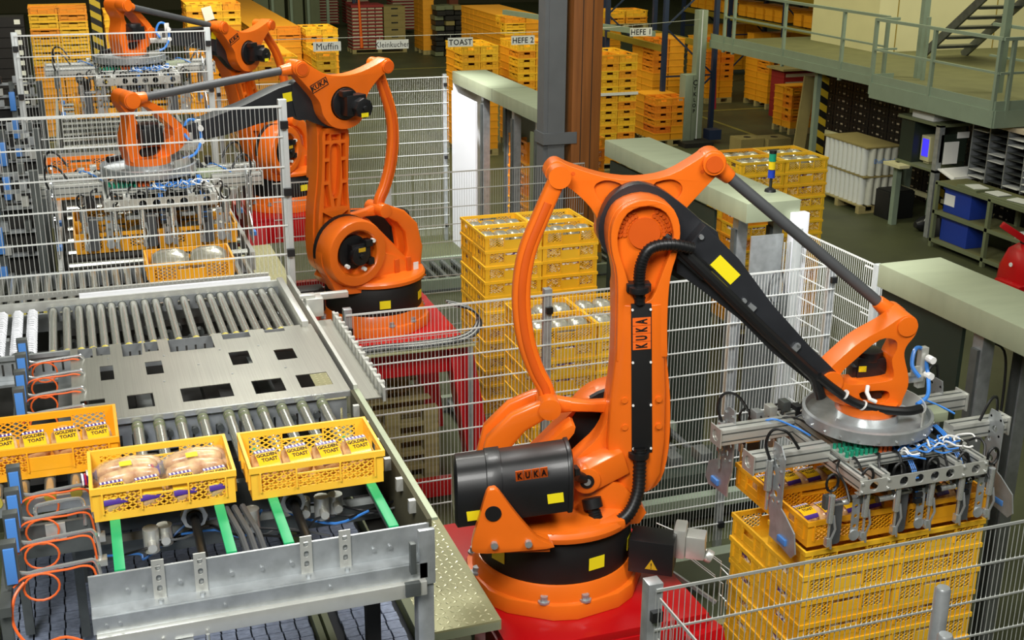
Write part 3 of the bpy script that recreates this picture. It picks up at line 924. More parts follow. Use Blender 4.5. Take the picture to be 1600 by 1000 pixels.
def crate_mesh(name, m_, mid='slot', detail=True):
    b = MB()
    hx, hy = CL/2, CW/2
    b.box((-hx+.012, -hy+.012, .002), (hx-.012, hy-.012, .008))
    z0, z1 = CH-.028, CH
    for s in (-1, 1):                                # rim and foot band
        b.box((-hx, s*hy-(.014 if s > 0 else 0), z0), (hx, s*hy+(.014 if s < 0 else 0), z1))
        b.box((s*hx-(.014 if s > 0 else 0), -hy+.014, z0), (s*hx+(.014 if s < 0 else 0), hy-.014, z1))
        b.box((-hx+.008, s*(hy-.008)-(.006 if s > 0 else 0), 0), (hx-.008, s*(hy-.008)+(.006 if s < 0 else 0), .034))
        b.box((s*(hx-.008)-(.006 if s > 0 else 0), -hy+.014, 0), (s*(hx-.008)+(.006 if s < 0 else 0), hy-.014, .034))
    # corner pillars
    for sx in (-1, 1):
        for sy in (-1, 1):
            b.box(*sorted_box((sx*(hx-.052), sy*(hy-.014), .034), (sx*(hx-.008), sy*(hy-.008), z0)))
            b.box(*sorted_box((sx*(hx-.014), sy*(hy-.050), .034), (sx*(hx-.008), sy*(hy-.014), z0)))
    for s in (-1, 1):
        f = lambda x, z, d, s_=s: (x, s_*(hy-.014+d), z)
        if detail:
            for x0, x1 in ((-.248, -.098), (.098, .248)):
                lattice(b, x0, x1, .034, z0, f)
            if mid == 'slot':
                b.cbox((0, s*(hy-.011), .066), (.19, .006, .066)); b.cbox((0, s*(hy-.011), .128), (.19, .006, .012))
            elif mid == 'open':
                lattice(b, -.092, .092, .034, .092, f); b.cbox((0, s*(hy-.011), .095), (.19, .007, .008))
        else:
            for x0, x1 in ((-.248, -.098), (.098, .248)):
                b.box(*sorted_box((x0, s*(hy-.012), .044), (x1, s*(hy-.016), z0-.022)))
            b.cbox((0, s*(hy-.011), .064), (.19, .006, .056))
        for x in (-.253, -.097, .097, .253):
            b.cbox((x, s*(hy-.005), (.034+z0)/2), (.007, .014, z0-.034))
        # short sides with a hand hole
        b.cbox((s*(hx-.012), 0, .054), (.006, .34, .044))
        b.cbox((s*(hx-.012), .118, .108), (.006, .105, .052)); b.cbox((s*(hx-.012), -.118, .108), (.006, .105, .052))
        b.cbox((s*(hx-.012), 0, .1255), (.006, .131, .003))
        for y in (-.155, -.07, .07, .155):
            b.cbox((s*(hx-.005), y, (.034+z0)/2), (.014, .007, z0-.034))
    return b.mesh(name, m_, smooth=0)
CM = {}
for key, m_ in (('', M['crate']), ('h', M['crate_held']), ('c', M['crate_conv']), ('m', M['crate_mix']), ('o', M['crate_o'])):
    CM['slot'+key] = crate_mesh('bread_crate_slotted', m_, 'slot')
    CM['open'+key] = crate_mesh('bread_crate_open', m_, 'open')
    CM['far'+key] = crate_mesh('bread_crate_plain', m_, 'slot', False)
NCR = [0]
def crate(kind, x, y, z, rz, label, group):
    o = bpy.data.objects.new('bread_crate', CM[kind])
    C.objects.link(o)
    o.location = (x, y, z); o.rotation_euler = (0, 0, rz)
    ROOT[o] = Matrix.Translation((x, y, z)) @ Matrix.Rotation(rz, 4, 'Z')
    NCR[0] += 1
    return tag(o, label, 'crate', group)
STUFF = MB()
def lo_crate(x, y, z, turned):
    hx, hy = (CW/2, CL/2) if turned else (CL/2, CW/2)
    STUFF.box((x-hx+.01, y-hy+.01, z), (x+hx-.01, y+hy-.01, z+CH-.022)); STUFF.box((x-hx, y-hy, z+CH-.022), (x+hx, y+hy, z+CH))
def pallet(x, y, wx, wy, label, z=0, along='x'):
    t = thing('wooden_pallet', label, 'pallet', (x, y, z))
    n = 5
    for i in range(n):
        b = MB()
        if along == 'x':
            yy = -wy/2+.05+(wy-.1)*i/(n-1); b.box((-wx/2, yy-.045, .122), (wx/2, yy+.045, .144))
        else:
            xx = -wx/2+.05+(wx-.1)*i/(n-1); b.box((xx-.045, -wy/2, .122), (xx+.045, wy/2, .144))
        b.obj('deck_board', M['wood'], t, smooth=0)
    for i in range(3):
        for j in range(3):
            b = MB(); cx, cy = (-wx/2+.07+(wx-.14)*i/2), (-wy/2+.05+(wy-.1)*j/2)
            b.box((cx-.07, cy-.05, .022), (cx+.07, cy+.05, .122)); b.obj('block', M['wood'], t, smooth=0)
    for j in range(3):
        b = MB(); cy = (-wy/2+.05+(wy-.1)*j/2)
        b.box((-wx/2, cy-.05, 0), (wx/2, cy+.05, .022)); b.obj('bottom_board', M['wood'], t, smooth=0)
    return t
COLN = {(0, 0): 'front left', (1, 0): 'front right', (0, 1): 'rear left', (1, 1): 'rear right'}
FILL = MB()
def stack(x, y, z, nx, ny, tops, where, group, kinds=('slot',), turned=False, show=None, minz=None, p_rz=0.):
    """x, y = near left corner; tops[(i, j)] = number of layers; show[(i, j)] = how many of the top layers are crates of their own"""
    dx, dy = (CW, CL) if turned else (CL, CW)
    for j in range(ny):
        for i in range(nx):
            n = tops[(i, j)] if isinstance(tops, dict) else tops
            sh = n if show is None else (show.get((i, j), 0) if isinstance(show, dict) else show)
            for k in range(n):
                cx, cy, cz = x+dx*(i+.5)+random.uniform(-.004, .004), y+dy*(j+.5)+random.uniform(-.004, .004), z+CH*k
                if kinds[0][:4] in ('slot', 'open') and k < n-1 and (n-1-k < sh or j == 0):
                    FILL.cbox((cx, cy, cz+.066), (.562, .362, .115) if not turned else (.362, .562, .115))
                if n-1-k < sh:
                    nm = COLN.get((i, j)) if nx == 2 and ny == 2 else '%s of row %s' % (ORD[i].replace('top', 'first'), ORD[j].replace('top', 'one').replace('second', 'two'))
                    hue = 'orange' if kinds[0].endswith('o') else 'yellow'
                    pos = 'top crate' if k == n-1 else '%s crate from the top' % ORD[n-1-k]
                    crate(random.choice(kinds), cx, cy, cz, (PI/2 if turned else 0), '%s crate, %s, %s, %s' % (hue, pos.replace(' crate', '').replace('the top', 'top'), nm, where), group)
                else:
                    lo_crate(cx, cy, cz, turned)

def bags_in(x, y, z, n, m_, rz, tall, label, group, wide=.13, deep=.3, lean=.25):
    """plump bags side by side in a crate whose floor is at z"""
    for i in range(n):
        o = bpy.data.objects.new('bread_bag', m_)
        C.objects.link(o)
        xx = x+(i-(n-1)/2)*(.54/n)
        o.location = (xx, y+random.uniform(-.01, .01), z)
        o.scale = (wide/.13*.54/n/.135, deep/.3, tall)
        o.rotation_euler = (0, 0, random.uniform(-.08, .08))
        tag(o, label(i), 'bread bag', group)
def bag_mesh(name, m_, seed):
    rnd = random.Random(seed)
    b = MB()
    rs = []
    for k, (y, wd, ht) in enumerate(((-.148, .03, .02), (-.135, .05, .05), (-.09, .062, .10), (0, .066, .115), (.09, .062, .10), (.135, .05, .05), (.148, .03, .02))):
        c = Vector((rnd.uniform(-.003, .003), y, ht*.5+.002))
        q = [p+Vector((rnd.uniform(-.003, .003), 0, rnd.uniform(-.003, .003))) for p in ring(c, (wd, 0, 0), (0, 0, ht*.5), 2.6, 14)]
        rs.append(q)
    b.loft(rs)
    me = b.mesh(name, m_, smooth=60)
    return me
SILVER = [bag_mesh('silver_bag', M['silver'], i) for i in range(3)]

# stack under the near gripper
GR1 = 'yellow crates in the stack under the near gripper'
SX, SY = 3.504, 5.047
stack(SX, SY, .37, 2, 2, {(0, 0): 10, (1, 0): 10, (0, 1): 9, (1, 1): 9}, 'stack under near gripper', GR1, ('slot', 'slot', 'open'), show={(0, 0): 10, (1, 0): 10, (0, 1): 9, (1, 1): 1})
pallet(SX+.6, SY+.4, 1.2, .8, 'wooden pallet under the crate stack below the near gripper', .225)
# held crates, just above the stack
for i, (dx, dy, nm) in enumerate(((0, 0, 'front left'), (1, 0, 'front right'), (0, 1, 'rear left'), (1, 1, 'rear right'))):
    crate('openh' if i == 0 else 'sloth', SX+.3+.6*dx+.006, SY+.2+.4*dy+.012, .37+CH*10+.02, 0, 'golden crate of bread held by the near gripper, %s of the four' % nm, 'crates held by the near gripper')
# tall stack behind the mesh fence
GR2 = 'yellow crates in the tall stack behind the middle fence'
stack(3.588, 10.89, .325, 2, 2, 12, 'tall stack beside middle robot', GR2, ('slot',), show={(0, 0): 12, (1, 0): 9, (0, 1): 12, (1, 1): 2})
pallet(4.188, 11.29, 1.2, .8, 'wooden pallet under the tall crate stack beside the middle robot', .18)
for j in range(2):
    for i in range(2):
        bags_in(3.888+.6*i, 11.09+.4*j, .325+CH*11+.012, 4, SILVER[(i+j) % 3], 0, 1.12, lambda k, i=i, j=j: 'silver bread bag, %s in %s crate on the tall middle stack' % (('first', 'second', 'third', 'fourth')[k], COLN[(i, j)]), 'silver bags on the tall stack')
# lower stack in front of it
GR3 = 'yellow crates in the lower stack right of the fence post'
stack(3.59, 9.5, .30, 2, 2, 9, 'lower stack behind near robot', GR3, ('slot', 'open', 'slot'), show={(0, 0): 9, (1, 0): 6, (0, 1): 9, (1, 1): 1})
pallet(4.19, 9.9, 1.2, .8, 'wooden pallet under the lower crate stack behind the near robot', .155)
for j in range(2):
    for i in range(2):
        bags_in(3.89+.6*i, 9.7+.4*j, .30+CH*8+.012, 3, SILVER[(i+j) % 3], 0, 1.35, lambda k, i=i, j=j: 'silver bread bag, %s in %s crate on the lower stack' % (('first', 'second', 'third')[k], COLN[(i, j)]), 'silver bags on the lower stack')
# stack leaving through the right gate, behind the near robot's shoulder
stack(7.35, 12.62, .30, 2, 2, 13, 'stack beyond the middle gate cover', 'crates in the stack beyond the middle gate', ('slotm', 'openm'), show={(0, 0): 11, (1, 0): 11, (0, 1): 5, (1, 1): 2})
pallet(7.95, 13.02, 1.2, .8, 'wooden pallet under the crate stack beyond the middle gate', .155)
for j in range(2):
    for i in range(2):
        bags_in(7.65+.6*i, 12.82+.4*j, .30+CH*12+.012, 3, SILVER[(i+j) % 3], 0, 1.2, lambda k, i=i, j=j: 'silver bread bag, %s in %s crate beyond the middle gate' % (('first', 'second', 'third')[k], COLN[(i, j)]), 'silver bags on the gate stack')
# stack in the far gate
stack(5.93, 16.10, .30, 2, 2, 11, 'stack inside the far gate', 'crates in the stack inside the far gate', ('sloto', 'openo'), show={(0, 0): 10, (1, 0): 6, (0, 1): 6})
pallet(6.53, 16.50, 1.2, .8, 'wooden pallet under the crate stack inside the far gate', .155)

o = FILL.obj('packed_bread', M['packed'], smooth=0)
tag(o, 'bread bags packed inside the stacked crates, seen through their lattice sides', 'bread', kind='stuff')
# piles of empty pallets
for k in range(6):
    pallet(2.42, 10.55, .86, 1.1, 'empty wooden pallet under the middle red pedestal, %s from the floor' % ORD[k].replace('top', 'first'), .145*k, along='x')
for k in range(2):
    pallet(4.0, 6.48, .8, .8, 'empty wooden pallet in the pile behind the near crate stack, %s from the floor' % ORD[k].replace('top', 'first'), .145*k, along='x')
# low dark cart added for the shadow, and floor rails behind the long fence
t = thing('added_cart', 'low dark green cart added to darken the gap behind the long mesh fence', 'cart', (4.8, 8.95, 0))
b = MB(); b.box((-.9, -.28, .06), (.68, .24, .50)); b.obj('housing', M['greenpanel'], t, bevel=.01)
for y in (-.36, .30):
    b = MB(); b.box((-1.3, y-.05, .22), (.7, y+.05, .34)); b.obj('side_rail', M['greyconv'], t, smooth=0)
for k in range(5):
    b = MB(); b.cbox((-.7+.3*k, -.02, .55), (.12, .2, .10)); b.obj('motor_block', M['steeldk'], t, bevel=.01)
for x in (-1.2, .62):
    for y in (-.36, .30):
        b = MB(); b.box((x-.04, y-.04, 0), (x+.04, y+.04, .22)); b.obj('foot', M['steeldk'], t, smooth=0)
t = thing('floor_rail', 'grey green rail on the floor behind the near red pedestal', 'rail', (4.3, 7.7, 0))
b = MB(); b.box((-1.2, -.06, .10), (1.15, .06, .32)); b.obj('beam', M['greyconv'], t, smooth=0)
for x in (-1.1, 0, 1.05):
    b = MB(); b.box((x-.05, -.05, 0), (x+.05, .05, .10)); b.obj('foot', M['steeldk'], t, smooth=0)

# pallet tracks under the lanes
for y, x0, x1, nm in ((5.45, 3.3, 5.5, 'near'), (11.3, 3.4, 5.5, 'middle'), (9.9, 3.4, 5.5, 'second'), (16.50, 3.4, 8.6, 'far')):
    t = thing('pallet_conveyor', 'grey green roller track for pallets on the floor of the %s lane' % nm, 'conveyor', ((x0+x1)/2, y, 0))
    hw = (x1-x0)/2
    for s in (-1, 1):
        b = MB(); b.box((-hw, s*.53-.04, .03), (hw, s*.53+.04, .17)); b.obj('side_rail', M['greyconv'], t, smooth=0)
        b = MB(); b.box((-hw, s*.53-.06, 0), (hw, s*.53+.06, .03)); b.obj('foot_rail', M['steeldk'], t, smooth=0)
    b = MB()
    for k in range(int(2*hw/.16)):
        x = -hw+.08+.16*k
        b.cyl((x, -.49, .115), (x, .49, .115), .035, 8)
    o = each(b, 'roller', M['steeldk'], t)

# ------------------------------------------------------------------ gate covers over the pallet lanes
def gate(y0, y1, label, white_far=False, posts=(), x0=5.55, x1=6.10):
    t = thing('gate_portal', label, 'gate', ((x0+x1)/2, (y0+y1)/2, 0), 0)
    hx, hy = (x1-x0)/2, (y1-y0)/2
    b = MB()
    b.box((-hx, -hy, 2.53), (hx, hy, 2.71))
    c = b.obj('cover_box', M['slab'], t, bevel=.006)
    b = MB(); b.box((-hx-.002, -.003, 2.529), (hx+.002, .003, 2.7115)); b.obj('seam', M['steeldk'], c, smooth=0)
    for y in posts:
        for x in (-hx+.12, hx-.06):
            b = MB(); b.box((x-.05, y-hy-.05, 0), (x+.05, y-hy+.05, 2.53)); b.obj('post', M['steel'], t, smooth=0)
            b = MB(); b.box((x-.075, y-hy-.035, 0), (x-.052, y-hy+.035, 2.40)); b.obj('guide_rail', M['steeldk'], t, smooth=0)
    return t, hx, hy
t, hx, hy = gate(14.6, 18.45, 'far gate cover with pale green top left of the grey column', posts=(.30, 1.22, 2.56))
b = MB(); b.box((-hx, hy-.06, .0), (hx-.02, hy-.03, 2.53)); b.obj('end_panel', M['whitepanel'], t, smooth=0)
b = MB(); b.box((-hx-.03, hy-1.26, .0), (-hx, hy-.06, 2.42)); b.obj('side_panel', M['whitepanel'], t, smooth=0)
b = MB(); b.box((hx-.03, -hy+.6, 1.6), (hx-.0, hy-.9, 2.53)); b.obj('hood_panel', M['greypanel'], t, smooth=0)
b = MB(); b.box((-hx+.06, -hy+.02, .0), (-hx+.09, -hy+.52, 2.35)); b.obj('door_leaf', M['greypanel'], t, smooth=0)
t, hx, hy = gate(9.38, 12.55, 'middle gate cover with pale green top behind the near robot', posts=(.3, 2.3))
b = MB(); b.box((-hx+.02, hy-.95, .0), (-hx+.05, hy-.12, 2.50)); b.obj('door_leaf', M['greenpanel'], t, smooth=0)
b = MB(); b.box((-hx+.02, -hy+.62, .0), (-hx+.05, hy-1.0, 2.50)); b.obj('door_leaf', M['greenpanel'], t, smooth=0)
b = MB(); b.box((-hx+.04, -hy-.05, 1.62), (hx-.18, -hy-.03, 2.42)); b.obj('sheet_panel', M['steel'], t, bevel=.004)
b = MB(); b.box((-hx+.06, -hy-.03, .0), (hx-.16, -hy-.01, 1.62)); b.obj('lower_panel', M['steeldk'], t, smooth=0)
b = MB(); b.box((hx-.10, -hy-.07, .0), (hx+.06, -hy+.02, 2.60)); b.obj('end_post', M['whitepanel'], t, bevel=.004)
b = MB(); b.box((hx-.20, -hy-.14, 1.50), (hx-.07, -hy-.05, 1.86)); b.box((hx-.30, -hy-.13, 1.46), (hx-.21, -hy-.05, 1.78)); each(b, 'switch_box', M['steeldk'], t, bevel=.006)
b = MB(); b.tube(smooth_path([(hx-.26, -hy-.10, 1.78), (hx-.34, -hy-.12, 1.9), (hx-.31, -hy-.13, 2.06), (hx-.22, -hy-.12, 2.10), (hx-.17, -hy-.1, 1.95), (hx-.16, -hy-.1, 1.86)], 5), .008, 6); b.obj('cable_loop', M['greyrod'], t)
for k in range(3):
    b = MB(); x = hx-.19+.03*k; b.cyl((x, -hy-.09, .3), (x, -hy-.09, 2.35), .008, 6); b.obj('conduit', M['zinc'], t)
t, hx, hy = gate(3.6, 7.42, 'near gate cover with pale green top at the right edge of the cell', posts=(1.0, 2.75))
b = MB(); b.box((-hx+.03, hy-.95, .0), (-hx+.06, hy-.03, 2.52)); b.obj('door_leaf', M['greenpanel'], t, smooth=0)
b = MB(); b.box((-hx+.10, -hy+.02, .0), (-hx+.13, -hy+.9, 2.45)); b.obj('door_leaf', M['greypanel'], t, smooth=0)
b = MB(); b.box((hx-.05, -hy+.02, .0), (hx-.02, -hy+1.75, 2.5)); b.obj('door_leaf', M['greenpanel'], t, smooth=0)
b = MB(); b.box((-hx+.05, -hy+.7, 2.16), (-hx+.16, -hy+1.0, 2.5)); b.obj('bracket_plate', M['steel'], t, smooth=0)
b = MB(); b.tube(smooth_path([(-.1, hy-1.0, 2.53), (-.13, hy-1.05, 2.45), (-.02, hy-1.12, 2.38), (.0, hy-1.15, 2.1), (-.05, hy-1.2, 1.6), (-.04, hy-1.2, 1.2)], 5), .009, 6); b.obj('cable', M['hose'], t)

# signal tower on the middle cover
t = thing('signal_lamp', 'green, yellow and blue signal lamp on the middle gate cover', 'lamp', (6.0, 9.75, 2.71))
b = MB(); b.lathe([(0, 0), (.055, 0), (.05, .02), (.014, .04), (.014, .13), (0, .13)], 16); b.obj('foot', M['black'], t)
for k, (mn, z) in enumerate((('bluelamp', .13), ('yellowlamp', .21), ('greenlamp', .285))):
    b = MB(); b.cyl((0, 0, z), (0, 0, z+.072), .033, 16); b.obj('lamp_segment', M[mn], t)
b = MB(); b.cyl((0, 0, .357), (0, 0, .385), .034, 16); b.obj('cap', M['black'], t)

# ------------------------------------------------------------------ mesh fences
def fence(label, p, q, z0, z1, posts, m_wire='zinc', m_post='steel', step=.0285, hstep=.2, sub=None, post_w=.06, post_z=None, wr=.0021):
    p, q = Vector((p[0], p[1], 0)), Vector((q[0], q[1], 0))
    d = (q-p); ln = d.length; d.normalize()
    t = thing('mesh_fence', label, 'fence', ((p.x+q.x)/2, (p.y+q.y)/2, 0))
    b = MB(); n = int(ln/step)
    for i in range(n+1):
        a = p+d*(ln*i/n)
        b.cyl((a.x, a.y, z0), (a.x, a.y, z1), wr, 3, cap=False)
    nrm = Vector((-d.y, d.x, 0))*.004
    z = z1
    while z > z0+.02:
        b.bar((p.x-nrm.x, p.y-nrm.y, z), (q.x-nrm.x, q.y-nrm.y, z), .007, .009 if z < z1 else .014)
        z -= hstep
    o = b.obj('wire_mesh', M[m_wire], t, world=True, smooth=0)
    o['kind'] = 'stuff'
    for s_ in posts:
        a = p+d*s_+Vector((-d.y, d.x, 0))*.035
        pz0, pz1 = post_z or (0, z1+.04)
        b = MB(); b.bar((a.x, a.y, pz0), (a.x, a.y, pz1), post_w, post_w, up=(d.x, d.y, 0)); po = b.obj('post', M[m_post], t, world=True, bevel=.004)
        for zz in (z1-.12, (max(z0, pz0)+z1)/2, max(z0, pz0)+.15):
            b = MB(); c = a-Vector((-d.y, d.x, 0))*.05; b.cbox((c.x, c.y, zz), (.05, .03, .05)); b.obj('clamp', M['black'], po, world=True, smooth=0)
    return t
fence('long grey mesh fence between the near and middle robots', (1.66, 8.2), (5.72, 8.2), .1, 2.46, (0.02, 1.55, 3.15, 4.04), m_wire='wirew', m_post='steel')
fence('short mesh fence running back to the middle gate post', (6.02, 8.0), (6.02, 9.28), .1, 2.46, (.0, 1.2), m_wire='wirew', m_post='postw')
fence('mesh fence between the corner post and the near gate cover', (5.98, 7.46), (5.98, 8.18), .1, 2.44, (), m_wire='wirew', m_post='postw')
fence('near right mesh fence in front of the crate stack', (2.17, 4.2), (5.5, 4.2), .1, 2.44, (0.0,), m_wire='zinc', post_w=.07, post_z=(0, 2.47))
fence('short mesh fence running from the near corner post toward the gallery', (2.15, 2.6), (2.15, 4.13), .1, 2.44, (0.1,), m_wire='zinc', post_w=.07)
fence('pale mesh fence standing over the roller conveyor, left of the middle robot', (-.75, 8.1), (1.27, 8.1), 2.84, 3.98, (2.03,), m_wire='wirew', m_post='postw', post_w=.055, post_z=(2.6, 4.02), hstep=.2)
fence('far pale mesh fence standing over the roller conveyor at the upper left', (-.48, 12.85), (1.30, 12.85), 2.84, 3.99, (0.0, 1.80), m_wire='wirew', m_post='postw', post_w=.06, post_z=(2.6, 4.02))
fence('mesh fence between the middle and far robots, behind the ribbed arm', (1.9, 13.0), (5.5, 13.0), .1, 2.36, (1.25,), m_wire='zinc', m_post='postw', post_w=.09)
fence('rear mesh fence at the back of the far robot cell', (1.9, 18.5), (5.5, 18.5), .1, 2.62, (0.1, 1.8, 3.55), m_wire='wirew', m_post='steel')
# two stub posts at the lower right
for i, (x, y, z, nm) in enumerate(((3.14, 3.55, 2.64, 'taller'), (3.05, 3.40, 2.53, 'shorter'))):
    b = MB(); b.lathe([(0, 0), (.032, 0), (.032, z-.01), (.026, z), (0, z)], 20)
    o = b.obj('tube_post', M['steel']); o.location = (x, y, 0)
    tag(o, '%s round galvanised tube post at the lower right in front of the fence' % nm, 'post', 'round tube posts')
# ------------------------------------------------------------------ foreground transfer table
ZT = 2.80                                            # carrying height of the near conveyor
def roller(parent, p, q, r, m_='steel', cap='yellow', name='roller', capside='p'):
    b = MB(); b.cyl(p, q, r, 14)
    o = b.obj(name, M[m_], parent)
    if cap:
        p, q = Vector(p), Vector(q)
        d = (q-p).normalized(); e = p if capside == 'p' else q
        s_ = -1 if capside == 'p' else 1
        b = MB(); b.cyl(e, e+d*s_*.012, r*1.04, 14, r2=r*.8); b.obj('end_cap', M[cap], o)
    return o
M['cap'] = mat('roller_end_yellow', 'c2b34a', .5)
M['roll'] = mat('zinc_roller', 'c4c5bb', .22, .75, var=.12, scale=2, stretch=(8, .4, 8))
t = thing('transfer_table', 'foreground steel transfer table with slotted cover sheet, rollers and green slides', 'conveyor', (.5, 6.2, 0))
TT = t
def part(b, name, m_, parent=None, **k):
    return b.obj(name, m_, parent or TT, world=True, **k)
# cover sheet with its cut-outs
out = [(-.17, 5.97), (1.22, 5.97), (1.22, 7.09), (1.05, 7.09), (1.05, 7.02), (.93, 7.02), (.93, 7.09), (.84, 7.09), (.84, 6.98), (.68, 6.98), (.68, 7.09), (.62, 7.09), (.62, 6.85), (.37, 6.85), (.37, 7.09), (.31, 7.09), (.31, 6.90), (.22, 6.90), (.22, 7.09), (.22, 7.088), (.215, 7.088), (.215, 6.86), (.11, 6.86), (.11, 7.09), (.04, 7.09), (.04, 6.92), (-.03, 6.92), (-.03, 7.07), (-.05, 7.07), (-.05, 6.90), (-.13, 6.90), (-.13, 7.07), (-.17, 7.07)]
out = [(-.17, 5.97), (1.22, 5.97), (1.22, 7.09), (1.05, 7.09), (1.05, 7.01), (.93, 7.01), (.93, 7.09), (.84, 7.09), (.84, 6.97), (.68, 6.97), (.68, 7.09), (.62, 7.09), (.62, 6.85), (.37, 6.85), (.37, 7.09), (.31, 7.09), (.31, 6.90), (.235, 6.90), (.235, 7.09), (.225, 7.09), (.215, 6.86), (.11, 6.86), (.11, 7.09), (.045, 7.09), (.045, 6.92), (-.03, 6.92), (-.03, 7.08), (-.05, 7.08), (-.05, 6.90), (-.13, 6.90), (-.13, 7.08), (-.17, 7.08)]
holes = [rect(-.02, 6.52, .05, 6.74), rect(.22, 6.53, .31, 6.73), rect(.68, 6.53, .79, 6.74), rect(.93, 6.53, 1.04, 6.70), rect(.10, 6.07, .23, 6.26), rect(.37, 6.08, .63, 6.27), rect(.74, 6.07, .90, 6.26), rect(.98, 6.08, 1.15, 6.27), rect(-.13, 6.20, -.01, 6.26)]
b = MB(); b.prism([out]+holes, lambda x, y: (x, y, ZT+.012), lambda x, y: (x, y, ZT+.016))
part(b, 'cover_sheet', M['plate'], smooth=0)
b = MB(); b.box((-.17, 5.955, ZT-.012), (1.22, 5.97, ZT+.016)); part(b, 'front_lip', M['chrome'], smooth=0)
b = MB()
for x, y in ((.03, 6.85), (.33, 6.8), (.64, 6.8), (.86, 6.8), (.3, 6.4), (.66, 6.4), (.95, 6.4), (.5, 6.6)):
    b.cyl((x, y, ZT+.016), (x, y, ZT+.019), .006, 8)
for o in each(b, 'screw', M['steel'], TT, world=True, smooth=0): pass
# slotted rails that carry the rollers
def slotted_rail(y, x0, x1, z0, z1, n, name='slotted_rail', m_='steel', slot=(.012, .07)):
    hs = []
    for i in range(n):
        x = x0+(x1-x0)*(i+.5)/n
        hs.append(rect(x-slot[0]/2, z0+.035, x+slot[0]/2, z0+.035+slot[1]))
    b = MB(); b.prism([rect(x0, z0, x1, z1)]+hs, lambda x, z: (x, y-.002, z), lambda x, z: (x, y+.002, z))
    return part(b, name, M[m_], smooth=0)
slotted_rail(7.105, -.62, 1.2, ZT-.15, ZT+.0, 34)
slotted_rail(5.985, -.1, 1.2, ZT-.19, ZT-.035, 22)
b = MB(); b.box((-.62, 7.085, ZT-.02), (-.16, 7.11, ZT+.004)); b.box((-.62, 7.04, ZT-.16), (-.16, 7.10, ZT-.145)); each(b, 'rail_flange', M['steel'], TT, world=True, smooth=0)
b = MB(); b.box((-.25, 5.9, ZT-.17), (-.175, 7.06, ZT-.12)); part(b, 'side_member', M['steeldk'], smooth=0)
# dark machinery box under the sheet
b = MB(); b.box((-.60, 6.0, ZT-.42), (1.19, 8.0, ZT-.30)); part(b, 'drip_tray', M['dark'], smooth=0)
for x in (.2, .56, .86):
    b = MB(); b.box((x-.05, 6.05, ZT-.20), (x+.03, 7.0, ZT-.12)); part(b, 'cross_tie', M['steeldk'], smooth=0)
# rear bank of rollers
xs = [-.265, -.185, -.11, -.045, .022, .088, .155, .225, .295, .362, .44, .54, .64, .71, .775, .842, .908, .975, 1.045, 1.11]
for x in xs:
    roller(TT, (0, 0, 0), (0, 0, .1), .01, 'roll') if False else None
    o = MB(); o.cyl((x, 7.13, ZT-.022), (x, 7.98, ZT-.022), .0245, 16)
    ro = part(o, 'roller', M['roll'])
    b = MB(); b.cyl((x, 7.13, ZT-.022), (x, 7.118, ZT-.022), .0255, 16, r2=.02); part(b, 'end_cap', M['cap'], ro)
    b = MB(); b.cyl((x, 7.955, ZT-.022), (x, 7.935, ZT-.022), .0265, 16); part(b, 'belt_groove', M['steeldk'], ro)
b = MB()
for i in range(22):
    b.cyl((-.22+i*.063, 7.4+.12*(i % 3), ZT-.12), (-.22+i*.063, 7.46+.12*(i % 3), ZT-.12), .024, 10)
each(b, 'drive_wheel', M['steeldk'], TT, world=True)
for x in (-.56, -.47, -.385):                        # spiral rollers
    b = MB(); b.cyl((x, 7.14, ZT-.026), (x, 7.98, ZT-.026), .022, 12); sp = part(b, 'spiral_roller', M['steeldk'])
    b = MB()
    n = 150
    pts = [(x+.027*math.cos(i*.9), 7.16+.79*i/n, ZT-.026+.027*math.sin(i*.9)) for i in range(n+1)]
    b.tube(pts, .0075, 5); part(b, 'spiral_rib', M['whitepanel'], sp)
b = MB(); b.box((-.62, 7.985, ZT-.03), (1.18, 8.02, ZT+.03)); part(b, 'rear_bar', M['alu'], smooth=0)
b = MB(); b.box((-.1, 8.0, ZT+.015), (1.12, 8.03, ZT+.055)); part(b, 'guide_bar', M['whitepanel'], smooth=0)
slotted_rail(7.965, -.3, 1.16, ZT-.10, ZT-.0, 26, slot=(.02, .03))
# right side rails
b = MB(); b.box((1.16, 7.05, ZT-.12), (1.20, 8.0, ZT+.05)); part(b, 'side_rail', M['alu'], bevel=.004)
b = MB(); b.bar((1.245, 5.96, ZT+.0), (1.245, 8.05, ZT+.0), .02, .09); b.bar((1.40, 5.96, ZT-.03), (1.40, 7.3, ZT-.03), .015, .08); each(b, 'side_strip', M['alu'], TT, world=True, smooth=0)
b = MB(); b.box((1.26, 5.96, ZT-.05), (1.385, 7.3, ZT-.042)); part(b, 'side_tray', M['plate'], smooth=0)
for k in range(14):
    b = MB(); y = 6.02+k*.092; b.box((1.385, y, ZT-.06), (1.42, y+.03, ZT+.02)); part(b, 'strip_clip', M['alu'], smooth=0)
b = MB(); b.cbox((1.30, 7.42, ZT+.02), (.11, .11, .12)); b.cbox((1.43, 7.60, ZT+.02), (.26, .05, .04)); b.cbox((1.26, 7.42, ZT+.09), (.10, .06, .02)); each(b, 'cylinder_mount', M['alu'], TT, world=True, bevel=.006)
